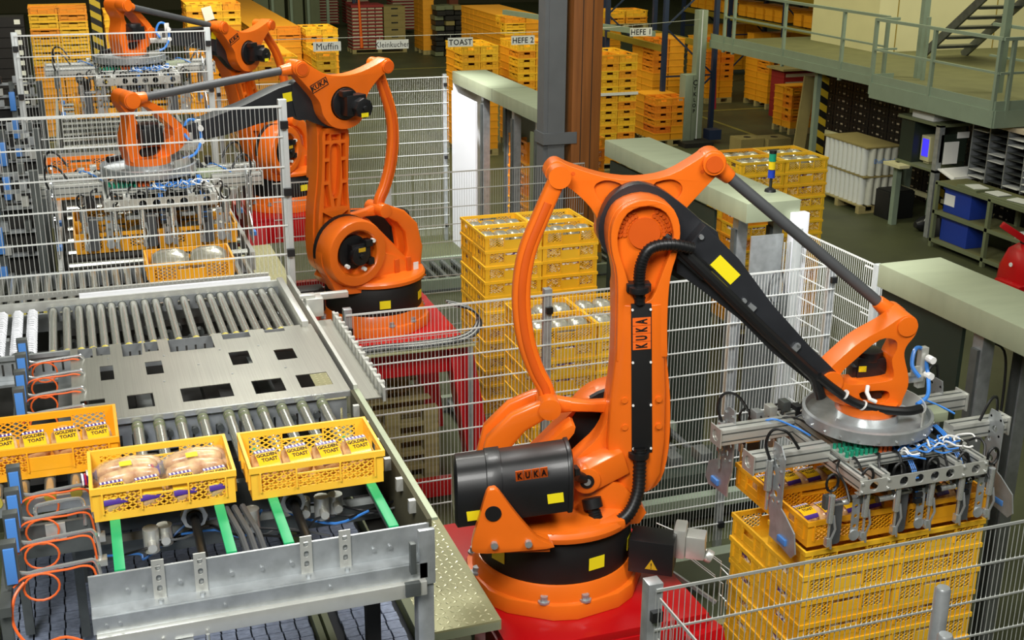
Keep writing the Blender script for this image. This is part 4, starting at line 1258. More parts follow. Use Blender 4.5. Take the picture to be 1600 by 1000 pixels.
# front bank of rollers
xb = [.13, .235, .34, .45, .58, .655, .75, .85, .955, 1.06]
for x in xb:
    o = MB(); o.cyl((x, 5.28, ZT-.028), (x, 5.94, ZT-.028), .027, 16); ro = part(o, 'roller', M['roll'])
    b = MB(); b.cyl((x, 5.90, ZT-.028), (x, 5.87, ZT-.028), .0285, 16); b.cyl((x, 5.945, ZT-.028), (x, 5.92, ZT-.028), .029, 16); each(b, 'belt_groove', M['greypanel'], ro, world=True)
b = MB()
for i in range(8):
    b.cyl((.16+i*.125, 5.955, ZT-.10), (.16+i*.125, 5.975, ZT-.10), .018, 12)
each(b, 'pulley', M['steeldk'], TT, world=True)
# green slides, shafts, beams
for x in (-.02, .41, .64, 1.078):
    b = MB(); b.box((x-.021, 4.485, ZT-.012), (x+.021, 5.45, ZT)); s_ = part(b, 'green_slide', M['greenstrip'], bevel=.002)
    b = MB(); b.box((x-.014, 4.46, ZT-.045), (x+.014, 5.5, ZT-.012)); part(b, 'slide_carrier', M['steeldk'], s_, smooth=0)
for x in (.31, .745):
    b = MB(); b.cyl((x, 4.47, ZT-.10), (x, 5.14, ZT-.10), .020, 14); sh = part(b, 'shaft', M['black'])
    b = MB(); b.cyl((x, 5.02, ZT-.10), (x, 5.06, ZT-.10), .058, 8); part(b, 'bearing_flange', M['alu'], sh, smooth=0)
    b = MB(); b.cyl((x, 5.0, ZT-.10), (x, 5.02, ZT-.10), .036, 14); part(b, 'bearing_ring', M['blackmatt'], sh)
b = MB(); b.box((-.2, 5.12, ZT-.30), (1.2, 5.2, ZT-.22)); b.box((-.2, 5.30, ZT-.26), (1.2, 5.34, ZT-.10)); each(b, 'cross_beam', M['steeldk'], TT, world=True, smooth=0)
for k, (x, y) in enumerate(((.12, 5.0), (.18, 5.05), (.56, 5.04), (.80, 5.1), (.88, 5.06), (.95, 5.1))):
    b = MB(); b.cyl((x, y, ZT-.22), (x, y, ZT-.11-.02*(k % 2)), .035, 12); b.cyl((x, y-.03, ZT-.17), (x, y-.08, ZT-.17), .02, 10); part(b, 'valve', M['alu'], smooth=40)
rnd = random.Random(5)
for k in range(12):
    x = -.1+.1*k; p = [(x+rnd.uniform(-.05, .05)+.12*j, 5.0+rnd.uniform(-.03, .12), ZT-.16-rnd.uniform(0, .12)) for j in range(4)]
    b = MB(); b.tube(smooth_path(p, 4), .006, 5); part(b, 'cable', M[('bluehose', 'hose', 'greyrod', 'hose')[k % 4]])
for k in range(3):
    b = MB(); b.tube([(.44+.035*k, 4.92, ZT-.03), (.47+.035*k, 4.66, ZT-.03), (.48+.035*k, 4.52, ZT-.06)], .014, 8); part(b, 'grey_hose', M['greyrod'])
# front beam: upright plate, channel, slotted angles
b = MB(); b.box((-.14, 4.45, ZT-.13), (1.22, 4.462, ZT+.005)); fb = part(b, 'front_plate', M['steel'], smooth=0)
b = MB(); b.box((-.14, 4.385, ZT-.145), (1.20, 4.45, ZT-.13)); part(b, 'beam_ledge', M['steel'], smooth=0)
b = MB(); b.box((-.14, 4.375, ZT-.205), (1.19, 4.386, ZT-.135)); part(b, 'beam_web', M['steel'], smooth=0)
b = MB(); b.box((-.13, 4.345, ZT-.27), (1.18, 4.378, ZT-.205)); part(b, 'beam_channel', M['alu'], bevel=.004)
for x in (.12, .28, .70, .86):
    T = Matrix.Translation((x, 4.442, ZT-.02))
    b = MB(T); b.prism([rect(-.024, -.115, .024, .06), rrect(-.01, .012, .01, .04, .009), rrect(-.01, -.035, .01, -.007, .009), rrect(-.01, -.08, .01, -.052, .009)], lambda u, v: (u, -.003, v), lambda u, v: (u, .003, v)); ab = part(b, 'slotted_angle', M['alu'], smooth=0)
    b = MB(T); b.box((-.024, -.055, -.118), (.024, .0, -.112)); part(b, 'angle_foot', M['alu'], ab, smooth=0)
    b = MB(T); b.cyl((0, -.03, -.112), (0, -.03, -.098), .011, 6); part(b, 'nut', M['steel'], ab, smooth=0)
b = MB()
for x in (.0, .06, .20, .40, .52, .64, .98, 1.05):
    b.cyl((x, 4.45, ZT-.075), (x, 4.438, ZT-.075), .009, 8)
for x in (-.09, -.04, .36, .78):
    b.cyl((x, 4.375, ZT-.17), (x, 4.366, ZT-.17), .007, 8)
each(b, 'bolt', M['steel'], TT, world=True, smooth=0)
b = MB(); b.box((1.155, 4.375, ZT-.24), (1.225, 4.40, ZT+.015)); part(b, 'corner_plate', M['steel'], bevel=.003)
b = MB(); b.box((1.11, 4.34, ZT-.16), (1.135, 4.37, ZT-.02)); b.box((1.085, 4.335, ZT-.26), (1.15, 4.36, ZT-.20)); each(b, 'hinge', M['steeldk'], TT, world=True, bevel=.003)
for x, y in ((1.185, 4.42), (1.19, 8.0), (-.58, 8.0), (-.10, 4.42)):
    b = MB(); b.box((x-.035, y-.035, 0), (x+.035, y+.035, ZT-.20)); part(b, 'leg', M['steel'], bevel=.003)
b = MB(); b.box((1.215, 4.46, ZT-.30), (1.235, 5.96, ZT+.02)); part(b, 'side_wall', M['hall'], smooth=0)
b = MB(); b.box((1.235, 4.46, ZT+.01), (1.262, 5.96, ZT+.022)); part(b, 'side_cap', M['slab'], smooth=0)
for k in range(6):
    b = MB(); y = 4.65+.22*k; b.cbox((1.20, y, ZT-.01), (.03, .025, .06)); part(b, 'lug', M['alu'], smooth=0)
b = MB(); b.box((1.10, 4.46, ZT-.33), (1.215, 5.96, ZT-.32)); part(b, 'inner_sill', M['dark'], smooth=0)
for x in (.11, .28):                                 # hanging rods under the beam
    b = MB(); b.cyl((x, 4.33, ZT-.85), (x, 4.33, ZT-.26), .008, 8); part(b, 'hanging_rod', M['chrome'])
b = MB(); b.cbox((.19, 4.35, ZT-.30), (.07, .05, .05)); b.cyl((.16, 4.33, ZT-.34), (.23, 4.33, ZT-.34), .018, 10); each(b, 'latch', M['steel'], TT, world=True)

M['tear'] = mat('tread_tear', 'd4d3ac', .3, .35)
# walkway of tread plate along the robots
t = thing('walkway', 'tread plate walkway between the transfer table and the robots', 'walkway', (1.6, 9.2, 0))
for k, (y0, y1) in enumerate(((5.29, 7.2), (7.205, 9.6), (9.605, 13.0))):
    b = MB(); b.box((1.28, y0, 1.688), (1.835, y1, 1.70)); pl = b.obj('tread_panel', M['tread'], t, world=True, smooth=0)
    b = MB(); b.box((1.827, y0, 1.64), (1.835, y1, 1.688)); b.obj('folded_edge', M['tread'], pl, world=True, smooth=0)
b = MB(); b.box((1.28, 5.29, 1.64), (1.827, 5.298, 1.688)); b.obj('folded_edge', M['slab'], t, world=True, smooth=0)
b = MB()
for i in range(170):
    for j in range(12):
        x = 1.30+.0445*j; y = 5.31+.0445*i
        a = .62 if (i+j) % 2 else -.95
        ca, sa = math.cos(a)*.019, math.sin(a)*.019
        b.add([(x-ca, y-sa, 1.70), (x+sa*.30, y-ca*.30, 1.7035), (x+ca, y+sa, 1.70), (x-sa*.30, y+ca*.30, 1.7035), (x, y, 1.7045)], [(0, 1, 4), (1, 2, 4), (2, 3, 4), (3, 0, 4)])
o = b.obj('raised_tears', M['tear'], t, world=True, smooth=0); o['kind'] = 'stuff'
for y in (5.45, 7.2, 9.6, 12.8):
    for x in (1.36, 1.76):
        b = MB(); b.box((x-.03, y-.03, 0), (x+.03, y+.03, 1.65)); b.obj('leg', M['steel'], t, world=True, smooth=0)
b = MB(); b.bar((1.76, 5.45, 1.2), (1.40, 5.45, 1.62), .06, .02, up=(0, 1, 0)); b.obj('brace', M['alu'], t, world=True, smooth=0)
# tread strip with a cable tray in front of the middle pedestal
t = thing('cable_tray', 'wire cable tray full of grey cables in front of the middle red pedestal', 'cable tray', (2.55, 9.3, 0))
b = MB(); b.box((1.9, 9.66, 1.55), (3.1, 9.90, 1.562)); b.obj('tread_panel', M['tread'], t, world=True, smooth=0)
for y in (9.69,):
    for x in (1.95, 3.06):
        b = MB(); b.box((x-.02, y-.02, 0), (x+.02, y+.02, 1.55)); b.obj('leg', M['steel'], t, world=True, smooth=0)
b = MB()
for k in range(24):
    x = 1.95+k*.05
    b.tube([(x, 9.68, 1.62), (x, 9.68, 1.565), (x, 9.86, 1.565), (x, 9.86, 1.62)], .003, 4)
for y, z in ((9.68, 1.62), (9.68, 1.58), (9.73, 1.565), (9.79, 1.565), (9.86, 1.58), (9.86, 1.62)):
    b.bar((1.93, y, z), (3.13, y, z), .005, .005)
o = b.obj('wire_basket', M['zinc'], t, world=True, smooth=0); o['kind'] = 'stuff'
for k in range(7):
    b = MB(); y = 9.70+.021*k
    b.tube(smooth_path([(1.95, y, 1.585), (2.3, y+.01, 1.59), (2.7, y-.01, 1.585), (3.05, y, 1.61), (3.2, y+.1, 1.70), (3.16, y+.25, 1.78), (3.0, y+.42, 1.80)], 4), .009, 6)
    b.obj('cable', M[('hose', 'greyrod', 'alu')[k % 3]], t, world=True)
# tray wires beside the near foot
t = thing('wire_tray', 'bent wire cable tray hanging off the near red pedestal', 'cable tray', (3.3, 5.7, 0))
b = MB()
for s_ in (0, .10):
    b.tube([(3.05, 5.95-s_, 1.72), (3.2, 5.85-s_, 1.66), (3.38, 5.72-s_, 1.52), (3.38, 5.72-s_, 1.25)], .004, 5)
    b.tube([(3.02, 5.90-s_, 1.66), (3.16, 5.80-s_, 1.59), (3.32, 5.68-s_, 1.46), (3.32, 5.68-s_, 1.25)], .004, 5)
for p in ((3.2, 5.85, 1.66), (3.29, 5.79, 1.60), (3.38, 5.72, 1.48), (3.38, 5.72, 1.3)):
    b.tube([p, (p[0], p[1]-.1, p[2])], .004, 5)
o = b.obj('wire_basket', M['zinc'], t, world=True); o['kind'] = 'stuff'
b = MB(); b.bar((3.02, 5.9, 1.50), (3.34, 5.68, 1.27), .02, .02); b.obj('bracket', M['steel'], t, world=True, smooth=0)

# ------------------------------------------------------------------ blue grey modular belt below the table
t = thing('modular_belt', 'wide blue grey modular belt running below the transfer table', 'conveyor', (.4, 4.9, 0))
M['beltmod'] = mat('belt_module', '8a95ac', .55, .1, var=.45, scale=30, bump=.25, bscale=60, stretch=(1, 2.2, 1))
for k in range(26):
    x = -.57+.069*k
    if .80 < x < .90: continue
    b = MB()
    for j in range(44):
        y = 3.2+.0725*j
        b.box((x, y, 1.985), (x+.061, y+.068, 2.0)) if j % 2 == 0 else b.box((x+.004, y, 1.985), (x+.065, y+.068, 2.0))
    o = b.obj('belt_strip', M['beltmod'], t, world=True, smooth=0)
b = MB(); b.box((-.6, 3.15, 1.93), (1.25, 6.45, 1.975)); b.obj('belt_bed', M['meshdk'], t, world=True, smooth=0)
for x0, x1 in ((-.64, -.585), (.815, .845), (.86, .89), (1.255, 1.30)):
    b = MB(); b.box((x0, 3.15, 1.93), (x1, 6.45, 2.04)); b.obj('side_guide', M['greypanel'], t, world=True, smooth=0)
for x in (-.6, 1.25):
    for y in (3.4, 6.3):
        b = MB(); b.box((x-.04, y-.04, 0), (x+.04, y+.04, 1.93)); b.obj('leg', M['steeldk'], t, world=True, smooth=0)
b = MB(); b.box((.98, 4.62, 2.04), (1.04, 4.68, 2.45)); b.obj('stand', M['dark'], t, world=True, smooth=0)
# brown cabinet side at the far left
t = thing('machine_cabinet', 'plain brown grey cabinet side at the lower left corner', 'cabinet', (-.95, 4.5, 0))
b = MB(); b.box((-1.3, 3.2, 0), (-.68, 5.2, 2.02)); cb_ = b.obj('housing', M['hall'], t, world=True, bevel=.01)
b = MB(); b.box((-1.3, 3.2, 2.02), (-.67, 5.2, 2.035)); b.obj('cap_sheet', M['greypanel'], t, world=True, smooth=0)
b = MB(); b.box((-.76, 4.45, 2.035), (-.72, 4.49, 2.9)); b.obj('stand', M['steeldk'], t, world=True, smooth=0)

# ------------------------------------------------------------------ light sensors on bent rods
def sensor(i, y, z, blank=False):
    lab = ['nearest', 'second nearest', 'third nearest', 'fourth nearest', 'fifth nearest', 'sixth nearest', 'seventh nearest', 'farthest'][i]
    t = thing('light_sensor', 'blue light sensor with bent steel rod and orange cable, %s in the left row' % lab, 'sensor', (-.41, y, z-.1), 0, 'blue sensors in the left row')
    b = MB(); b.box((-.028, -.022, 0), (.028, .022, .19)); b.obj('holder', M['steeldk'], t, bevel=.003)
    b = MB(); b.box((-.020, -.032, .02), (.020, -.0215, .17)); b.obj('sensor_face', M['blue'], t, bevel=.002)
    b = MB(); b.tube(smooth_path([(.02, 0, .05), (.06, -.0, .04), (.10, 0, .045), (.26, 0, .055), (.30, 0, .05), (.315, 0, .0), (.32, 0, -.08)], 5), .0085, 8); rd = b.obj('bent_rod', M['chrome'], t)
    b = MB(); b.cbox((.32, 0, -.09), (.05, .05, .03)); b.obj('rod_clamp', M['alu'], rd, bevel=.003)
    b = MB()
    c = [(.10+.065*math.cos(a)*1.0, -.022, -.015+.058*math.sin(a)) for a in [2*PI*k/16 for k in range(16)]]
    b.tube(c, .0048, 6, closed=True)
    b.tube(smooth_path([(-.0, -.02, .0), (.04, -.022, .035), (.12, -.02, .042), (.20, -.016, .04), (.26, -.014, .043), (.295, -.014, .02), (.305, -.014, -.07)], 4), .0048, 6)
    b.obj('orange_cable', M['cable'], t)
    return t
# post that carries them
t = thing('sensor_rail', 'dark steel rail on posts carrying the left row of blue sensors', 'rail', (-.44, 5.7, 0))
b = MB(); b.box((-.46, 4.4, 2.72), (-.42, 7.05, 2.76)); b.obj('rail', M['steeldk'], t, world=True, smooth=0)
for y in (4.45, 5.4, 6.9):
    b = MB(); b.box((-.465, y-.02, 2.035), (-.425, y+.02, 2.72)); b.obj('post', M['steeldk'], t, world=True, smooth=0)
b = MB(); b.box((-.40, 5.0, ZT-.17), (-.12, 5.02, ZT-.02)); b.obj('mounting_plate', M['steeldk'], t, world=True, smooth=0)
b = MB(); b.box((-.30, 4.99, ZT-.10), (-.22, 5.0, ZT-.02)); b.obj('junction_plate', M['alu'], t, world=True, smooth=0)
b = MB(); b.tube(smooth_path([(-.33, 5.02, ZT-.0), (-.33, 5.02, ZT+.05), (-.30, 5.02, ZT+.065), (-.18, 5.02, ZT+.07), (-.14, 5.02, ZT+.05), (-.14, 5.0, ZT-.05)], 5), .009, 8); b.obj('bent_handle', M['chrome'], t, world=True)
b = MB(); b.tube(smooth_path([(-.37, 4.50, 2.80), (-.41, 4.46, 2.76), (-.42, 4.43, 2.66), (-.36, 4.40, 2.58), (-.24, 4.39, 2.60), (-.14, 4.38, 2.54), (-.11, 4.37, 2.50)], 6), .006, 6); b.obj('orange_cable', M['cable'], t, world=True)
for i, y in enumerate((4.53, 4.78, 4.99, 5.22, 6.15, 6.40, 6.66, 6.90)):
    sensor(i, y, 2.88)

# carrier rail under the left crate
t = thing('side_conveyor', 'short side conveyor with yellow wheels under the left crate', 'conveyor', (-.45, 5.6, 0))
for y in (5.30, 5.86):
    b = MB(); b.box((-1.1, y-.02, ZT-.10), (-.10, y+.02, ZT-.03)); b.obj('side_rail', M['steel'], t, world=True, smooth=0)
for k in range(9):
    b = MB(); x = -1.05+.11*k; b.cyl((x, 5.31, ZT-.028), (x, 5.85, ZT-.028), .025, 12); ro = b.obj('roller', M['roll'], t, world=True)
    b = MB(); b.cyl((x, 5.29, ZT-.028), (x, 5.275, ZT-.028), .026, 12); b.obj('end_cap', M['cap'], ro, world=True)
for x in (-1.0, -.2):
    for y in (5.30, 5.86):
        b = MB(); b.box((x-.02, y-.02, 2.036 if y < 5.5 else 0), (x+.02, y+.02, ZT-.10)) if x > -.5 else b.box((x-.02, y-.02, 0 if y > 5.2 else 2.036), (x+.02, y+.02, ZT-.10))
        b.obj('leg', M['steeldk'], t, world=True, smooth=0)

# ------------------------------------------------------------------ bread
def bun_bag_mesh(kind, seed):
    rnd = random.Random(seed)
    b = MB()
    if kind == 'rolls':                              # long rolls side by side
        for k in range(2):
            z = .040; y = -.032+.064*k
            rs = []
            for x, r in ((-.128, .012), (-.12, .026), (-.09, .037), (0, .042), (.09, .037), (.12, .026), (.128, .012)):
                rs.append(ring((x, y+rnd.uniform(-.002, .002), z+.012*(1-(x/.12)**2)), (0, r*.85, 0), (0, 0, r), 2.2, 12))
            b.loft(rs)
    else:                                            # round bag of toast slices, rounded loaf
        rs = []
        for x, r in ((-.066, .018), (-.058, .045), (-.03, .056), (.0, .058), (.03, .056), (.058, .045), (.066, .018)):
            rs.append(ring((x, 0, .062), (0, r*1.25, 0), (0, 0, r), 2.8, 16))
        b.loft(rs)
    return b
def bag(kind, loc, rz, rx, label, text, group):
    t = thing('bread_bag', label, 'bread bag', loc, 0, group)
    T = Matrix.Rotation(rz, 4, 'Z') @ Matrix.Rotation(rx, 4, 'X')
    b = bun_bag_mesh(kind, int(abs(loc[0])*1000))
    b.v = [T @ v for v in b.v]
    if kind == 'rolls':
        each(b, 'bread_roll', M['bun'], t, smooth=60)
        f = MB(T)
        f.loft([ring((x, 0, .045), (0, r*1.0, 0), (0, 0, r*.62), 2.6, 12) for x, r in ((-.165, .02), (-.14, .05), (-.11, .072), (0, .088), (.11, .075), (.135, .05), (.15, .02))])
        f.obj('clear_wrapper', M['film'], t, smooth=60)
        f = MB(T); f.loft([ring((x, 0, .045), (0, r, 0), (0, 0, r*.8), 2, 8) for x, r in ((-.150, .03), (-.165, .016), (-.18, .03), (-.195, .034))]); f.obj('printed_tail', M['purple'], t, smooth=0)
        for k, (mn, dx) in enumerate((('redprint', -.178), ('white', -.19))):
            f = MB(T); f.loft([ring((x, 0, .045), (0, r, 0), (0, 0, r*.8), 2, 8) for x, r in ((dx-.004, .035), (dx+.004, .033))]); f.obj('print_stripe', M[mn], t, smooth=0)
        sub_label(t, M['yellow'], T @ Vector((-.01, -.0, .1005)), T.to_3x3() @ Vector((1, 0, 0)), T.to_3x3() @ Vector((0, 1, 0)), .05, .03, 'price_label')
        return t
    b.obj('toast_loaf', M['bun'], t, smooth=60)
    fr = T.to_3x3()
    # label wrapped over the top: yellow field, purple crown band, purple foot
    for nm, m_, y0, y1, zo in (('yellow_print', 'labely', -.052, .030, .0), ('purple_band', 'purple', .030, .052, .0008), ('purple_foot', 'purple', -.068, -.052, .0008)):
        f = MB(T)
        n = 8
        vs = []
        for i in range(n+1):
            y = y0+(y1-y0)*i/n
            z = .062+.0595*(1-abs(y/.0735)**2.8)**(1/2.8)+zo
            vs += [(-.048, y, z), (.048, y, z), (.048, y, z-.002), (-.048, y, z-.002)]
        fs = []
        for i in range(n):
            for j in range(4):
                fs.append((i*4+j, i*4+(j+1) % 4, (i+1)*4+(j+1) % 4, (i+1)*4+j))
        f.add(vs, fs+[(3, 2, 1, 0), (n*4, n*4+1, n*4+2, n*4+3)])
        f.obj(nm, M[m_], t, smooth=50)
    for k in range(6):
        f = MB(T); x = -.042+.0168*k
        z = lambda y: .062+.0595*(1-abs(y/.0735)**2.8)**(1/2.8)
        f.bar((x, .033, z(.033)+.0015), (x, .051, z(.051)+.0015), .007, .001); f.obj('white_stripe', M['white'], t, smooth=0)
    T2 = T @ Matrix.Translation((0, 0, .1232))
    put_text(text[0], .026, M['ink'], t, T2 @ Vector((0, .012, 0)), fr @ Vector((1, 0, 0)), fr @ Vector((0, 1, -.05)), .0004, .95, .9, .0006)
    put_text(text[1], .026, M['ink'], t, T2 @ Vector((.006, -.016, -.001)), fr @ Vector((1, 0, 0)), fr @ Vector((0, 1, .12)), .0004, .95, .9, .0006)
    f = MB(T); f.loft([ring((0, y, .062), (r, 0, 0), (0, 0, r*.7), 2, 8) for y, r in ((.075, .03), (.082, .014), (.09, .028), (.096, .03))]); f.obj('bag_tail', M['film'], t, smooth=0)
    return t
M['labely'] = mat('bag_yellow_print', 'eeb81a', .3, coat=.4)
KC = ('openc', 'slotc')
crate('openc', -.108+.3, 4.90+.2, ZT+.001, 0, 'yellow crate of long rolls and toast bags in the middle of the table', 'crates on the transfer table')
crate('openc', .544+.3, 4.89+.2, ZT+.001, 0, 'yellow crate of toast bags at the right of the table', 'crates on the transfer table')
crate('sloth', -.265, 5.62, ZT+.001, 0, 'golden crate of toast bags sliding in at the left of the table', 'crates on the transfer table')
GT = ('GOLDEN', 'TOAST')
for k in range(4):
    bag('toast', (-.02+.142*k, 5.00, ZT+.012), .12+.05*(k % 2), .38, 'toast bag with yellow label, %s from left in front row of the middle crate' % ORD[k].replace('top', 'first'), GT, 'toast bags in the middle crate')
for k, (x, nm) in enumerate(((.055, 'left'), (.335, 'right'))):
    bag('rolls', (x, 5.14, ZT+.060), .06, .25, 'clear bag of long rolls, %s upper bag in the middle crate' % nm, None, 'bags of long rolls')
    bag('rolls', (x+.02, 5.215, ZT+.035), .03, .2, 'clear bag of long rolls, %s rear bag in the middle crate' % nm, None, 'bags of long rolls')
for k in range(4):
    bag('toast', (.635+.137*k, 5.07+.012*(k % 2), ZT+.030), .16, .42, 'toast bag with yellow label, %s from left in the right crate' % ORD[k].replace('top', 'first'), ('LOCKER', '& LEICHT') if False else GT, 'toast bags in the right crate')
for k in range(4):
    bag('toast', (-.475+.137*k, 5.62, ZT+.025), .14, .42, 'toast bag with yellow label, %s from left in the left crate' % ORD[k].replace('top', 'first'), GT, 'toast bags in the left crate')
for k in range(6):
    b = None
# ------------------------------------------------------------------ roller conveyors behind the pale fences
def roller_conveyor(y0, y1, x0, x1, z, n_x, label, every=1):
    t = thing('roller_conveyor', label, 'conveyor', ((x0+x1)/2, (y0+y1)/2, 0))
    k = 0
    x = x0
    while x < x1:
        b = MB(); b.cyl((x, y0+.04, z-.025), (x, y0+.9, z-.025), .0245, 10); ro = b.obj('roller', M['roll'], t, world=True)
        b = MB(); b.cyl((x, y0+.04, z-.025), (x, y0+.025, z-.025), .026, 10); b.obj('end_cap', M['cap'], ro, world=True)
        x += n_x
    for y in (y0, y0+.95):
        b = MB(); b.box((x0-.05, y-.015, z-.14), (x1+.02, y+.015, z-.02)); b.obj('side_rail', M['steel'], t, world=True, smooth=0)
    b = MB()
    nn = 9; x2 = -.16
    for i in range(nn):                              # second bed of rollers, running on to the next cell
        yy = y0+1.1+(y1-y0-1.15)*i/nn
        b.cyl((x2, yy, z-.025), (x1, yy, z-.025), .024, 8)
    each(b, 'roller', M['roll'], t, world=True)
    for x in (x2-.06, x1+.03):
        b = MB(); b.box((x-.015, y0+.98, z-.14), (x+.015, y1, z+.0)); b.obj('side_rail', M['alu'], t, world=True, smooth=0)
        for y in (y0+.1, (y0+y1)/2, y1-.1):
            b = MB(); b.box((x-.03, y-.03, 0), (x+.03, y+.03, z-.14)); b.obj('leg', M['steeldk'], t, world=True, smooth=0)
    b = MB(); b.box((x2-.04, y0+.02, z-.30), (x1+.01, y1, z-.20)); b.obj('drip_tray', M['dark'], t, world=True, smooth=0)
    b = MB(); b.bar((x0, y0+.02, z+.10), (x1, y0+.02, z+.10), .03, .035); g = b.obj('guide_bar', M['alu'], t, world=True, smooth=0)
    for xx in (x0+.1, (x0+x1)/2, x1-.1):
        b = MB(); b.bar((xx, y0+.02, z-.02), (xx, y0+.02, z+.09), .02, .02, up=(0, 1, 0)); b.obj('stay', M['alu'], g, world=True, smooth=0)
    return t
roller_conveyor(8.22, 12.7, -.62, 1.14, 2.70, .0775, 'roller conveyor with yellow end caps behind the pale fence, under the middle gripper')
roller_conveyor(12.95, 17.4, -.45, 1.14, 2.70, .0775, 'roller conveyor behind the far pale fence, under the far gripper')
# tall dark sensor frames at the left behind the fences
for j, (y, nm) in enumerate(((9.6, 'near'), (11.4, 'middle'), (14.4, 'far'))):
    t = thing('sensor_rack', 'dark machine rack with blue sensors behind the pale fence, %s one at the far left' % nm, 'machine frame', (-.55, y, 0))
    for x in (-.95, -.62, -.34):
        b = MB(); b.box((x-.03, y-.03, 0), (x+.03, y+.03, 3.35)); b.obj('post', M['steeldk'], t, world=True, smooth=0)
    for z in (2.2, 2.5, 2.72, 2.9, 3.08, 3.2, 3.33):
        b = MB(); b.box((-.98, y-.02, z-.012), (-.31, y+.02, z+.012)); rl = b.obj('cross_rail', M['steel' if z > 2.6 else 'steeldk'], t, world=True, smooth=0)
        for k in range(4):
            b = MB(); x = -.9+.16*k+.03*(j % 2); b.cbox((x, y-.03, z+.05), (.05, .05, .07)); b.obj('clamp_block', M[('steeldk', 'alu', 'black', 'steel')[(k+int(z*10)) % 4]], rl, world=True, smooth=0)
    for z in (2.45, 2.75, 3.05):
        b = MB(); b.box((-.66, y-.07, z), (-.60, y-.03, z+.2)); b.obj('blue_sensor', M['blue'], t, world=True, bevel=.004)
    b = MB(); b.box((-1.0, y+.05, 1.9), (-.31, y+.07, 3.1)); b.obj('back_panel', M['dark'], t, world=True, smooth=0)
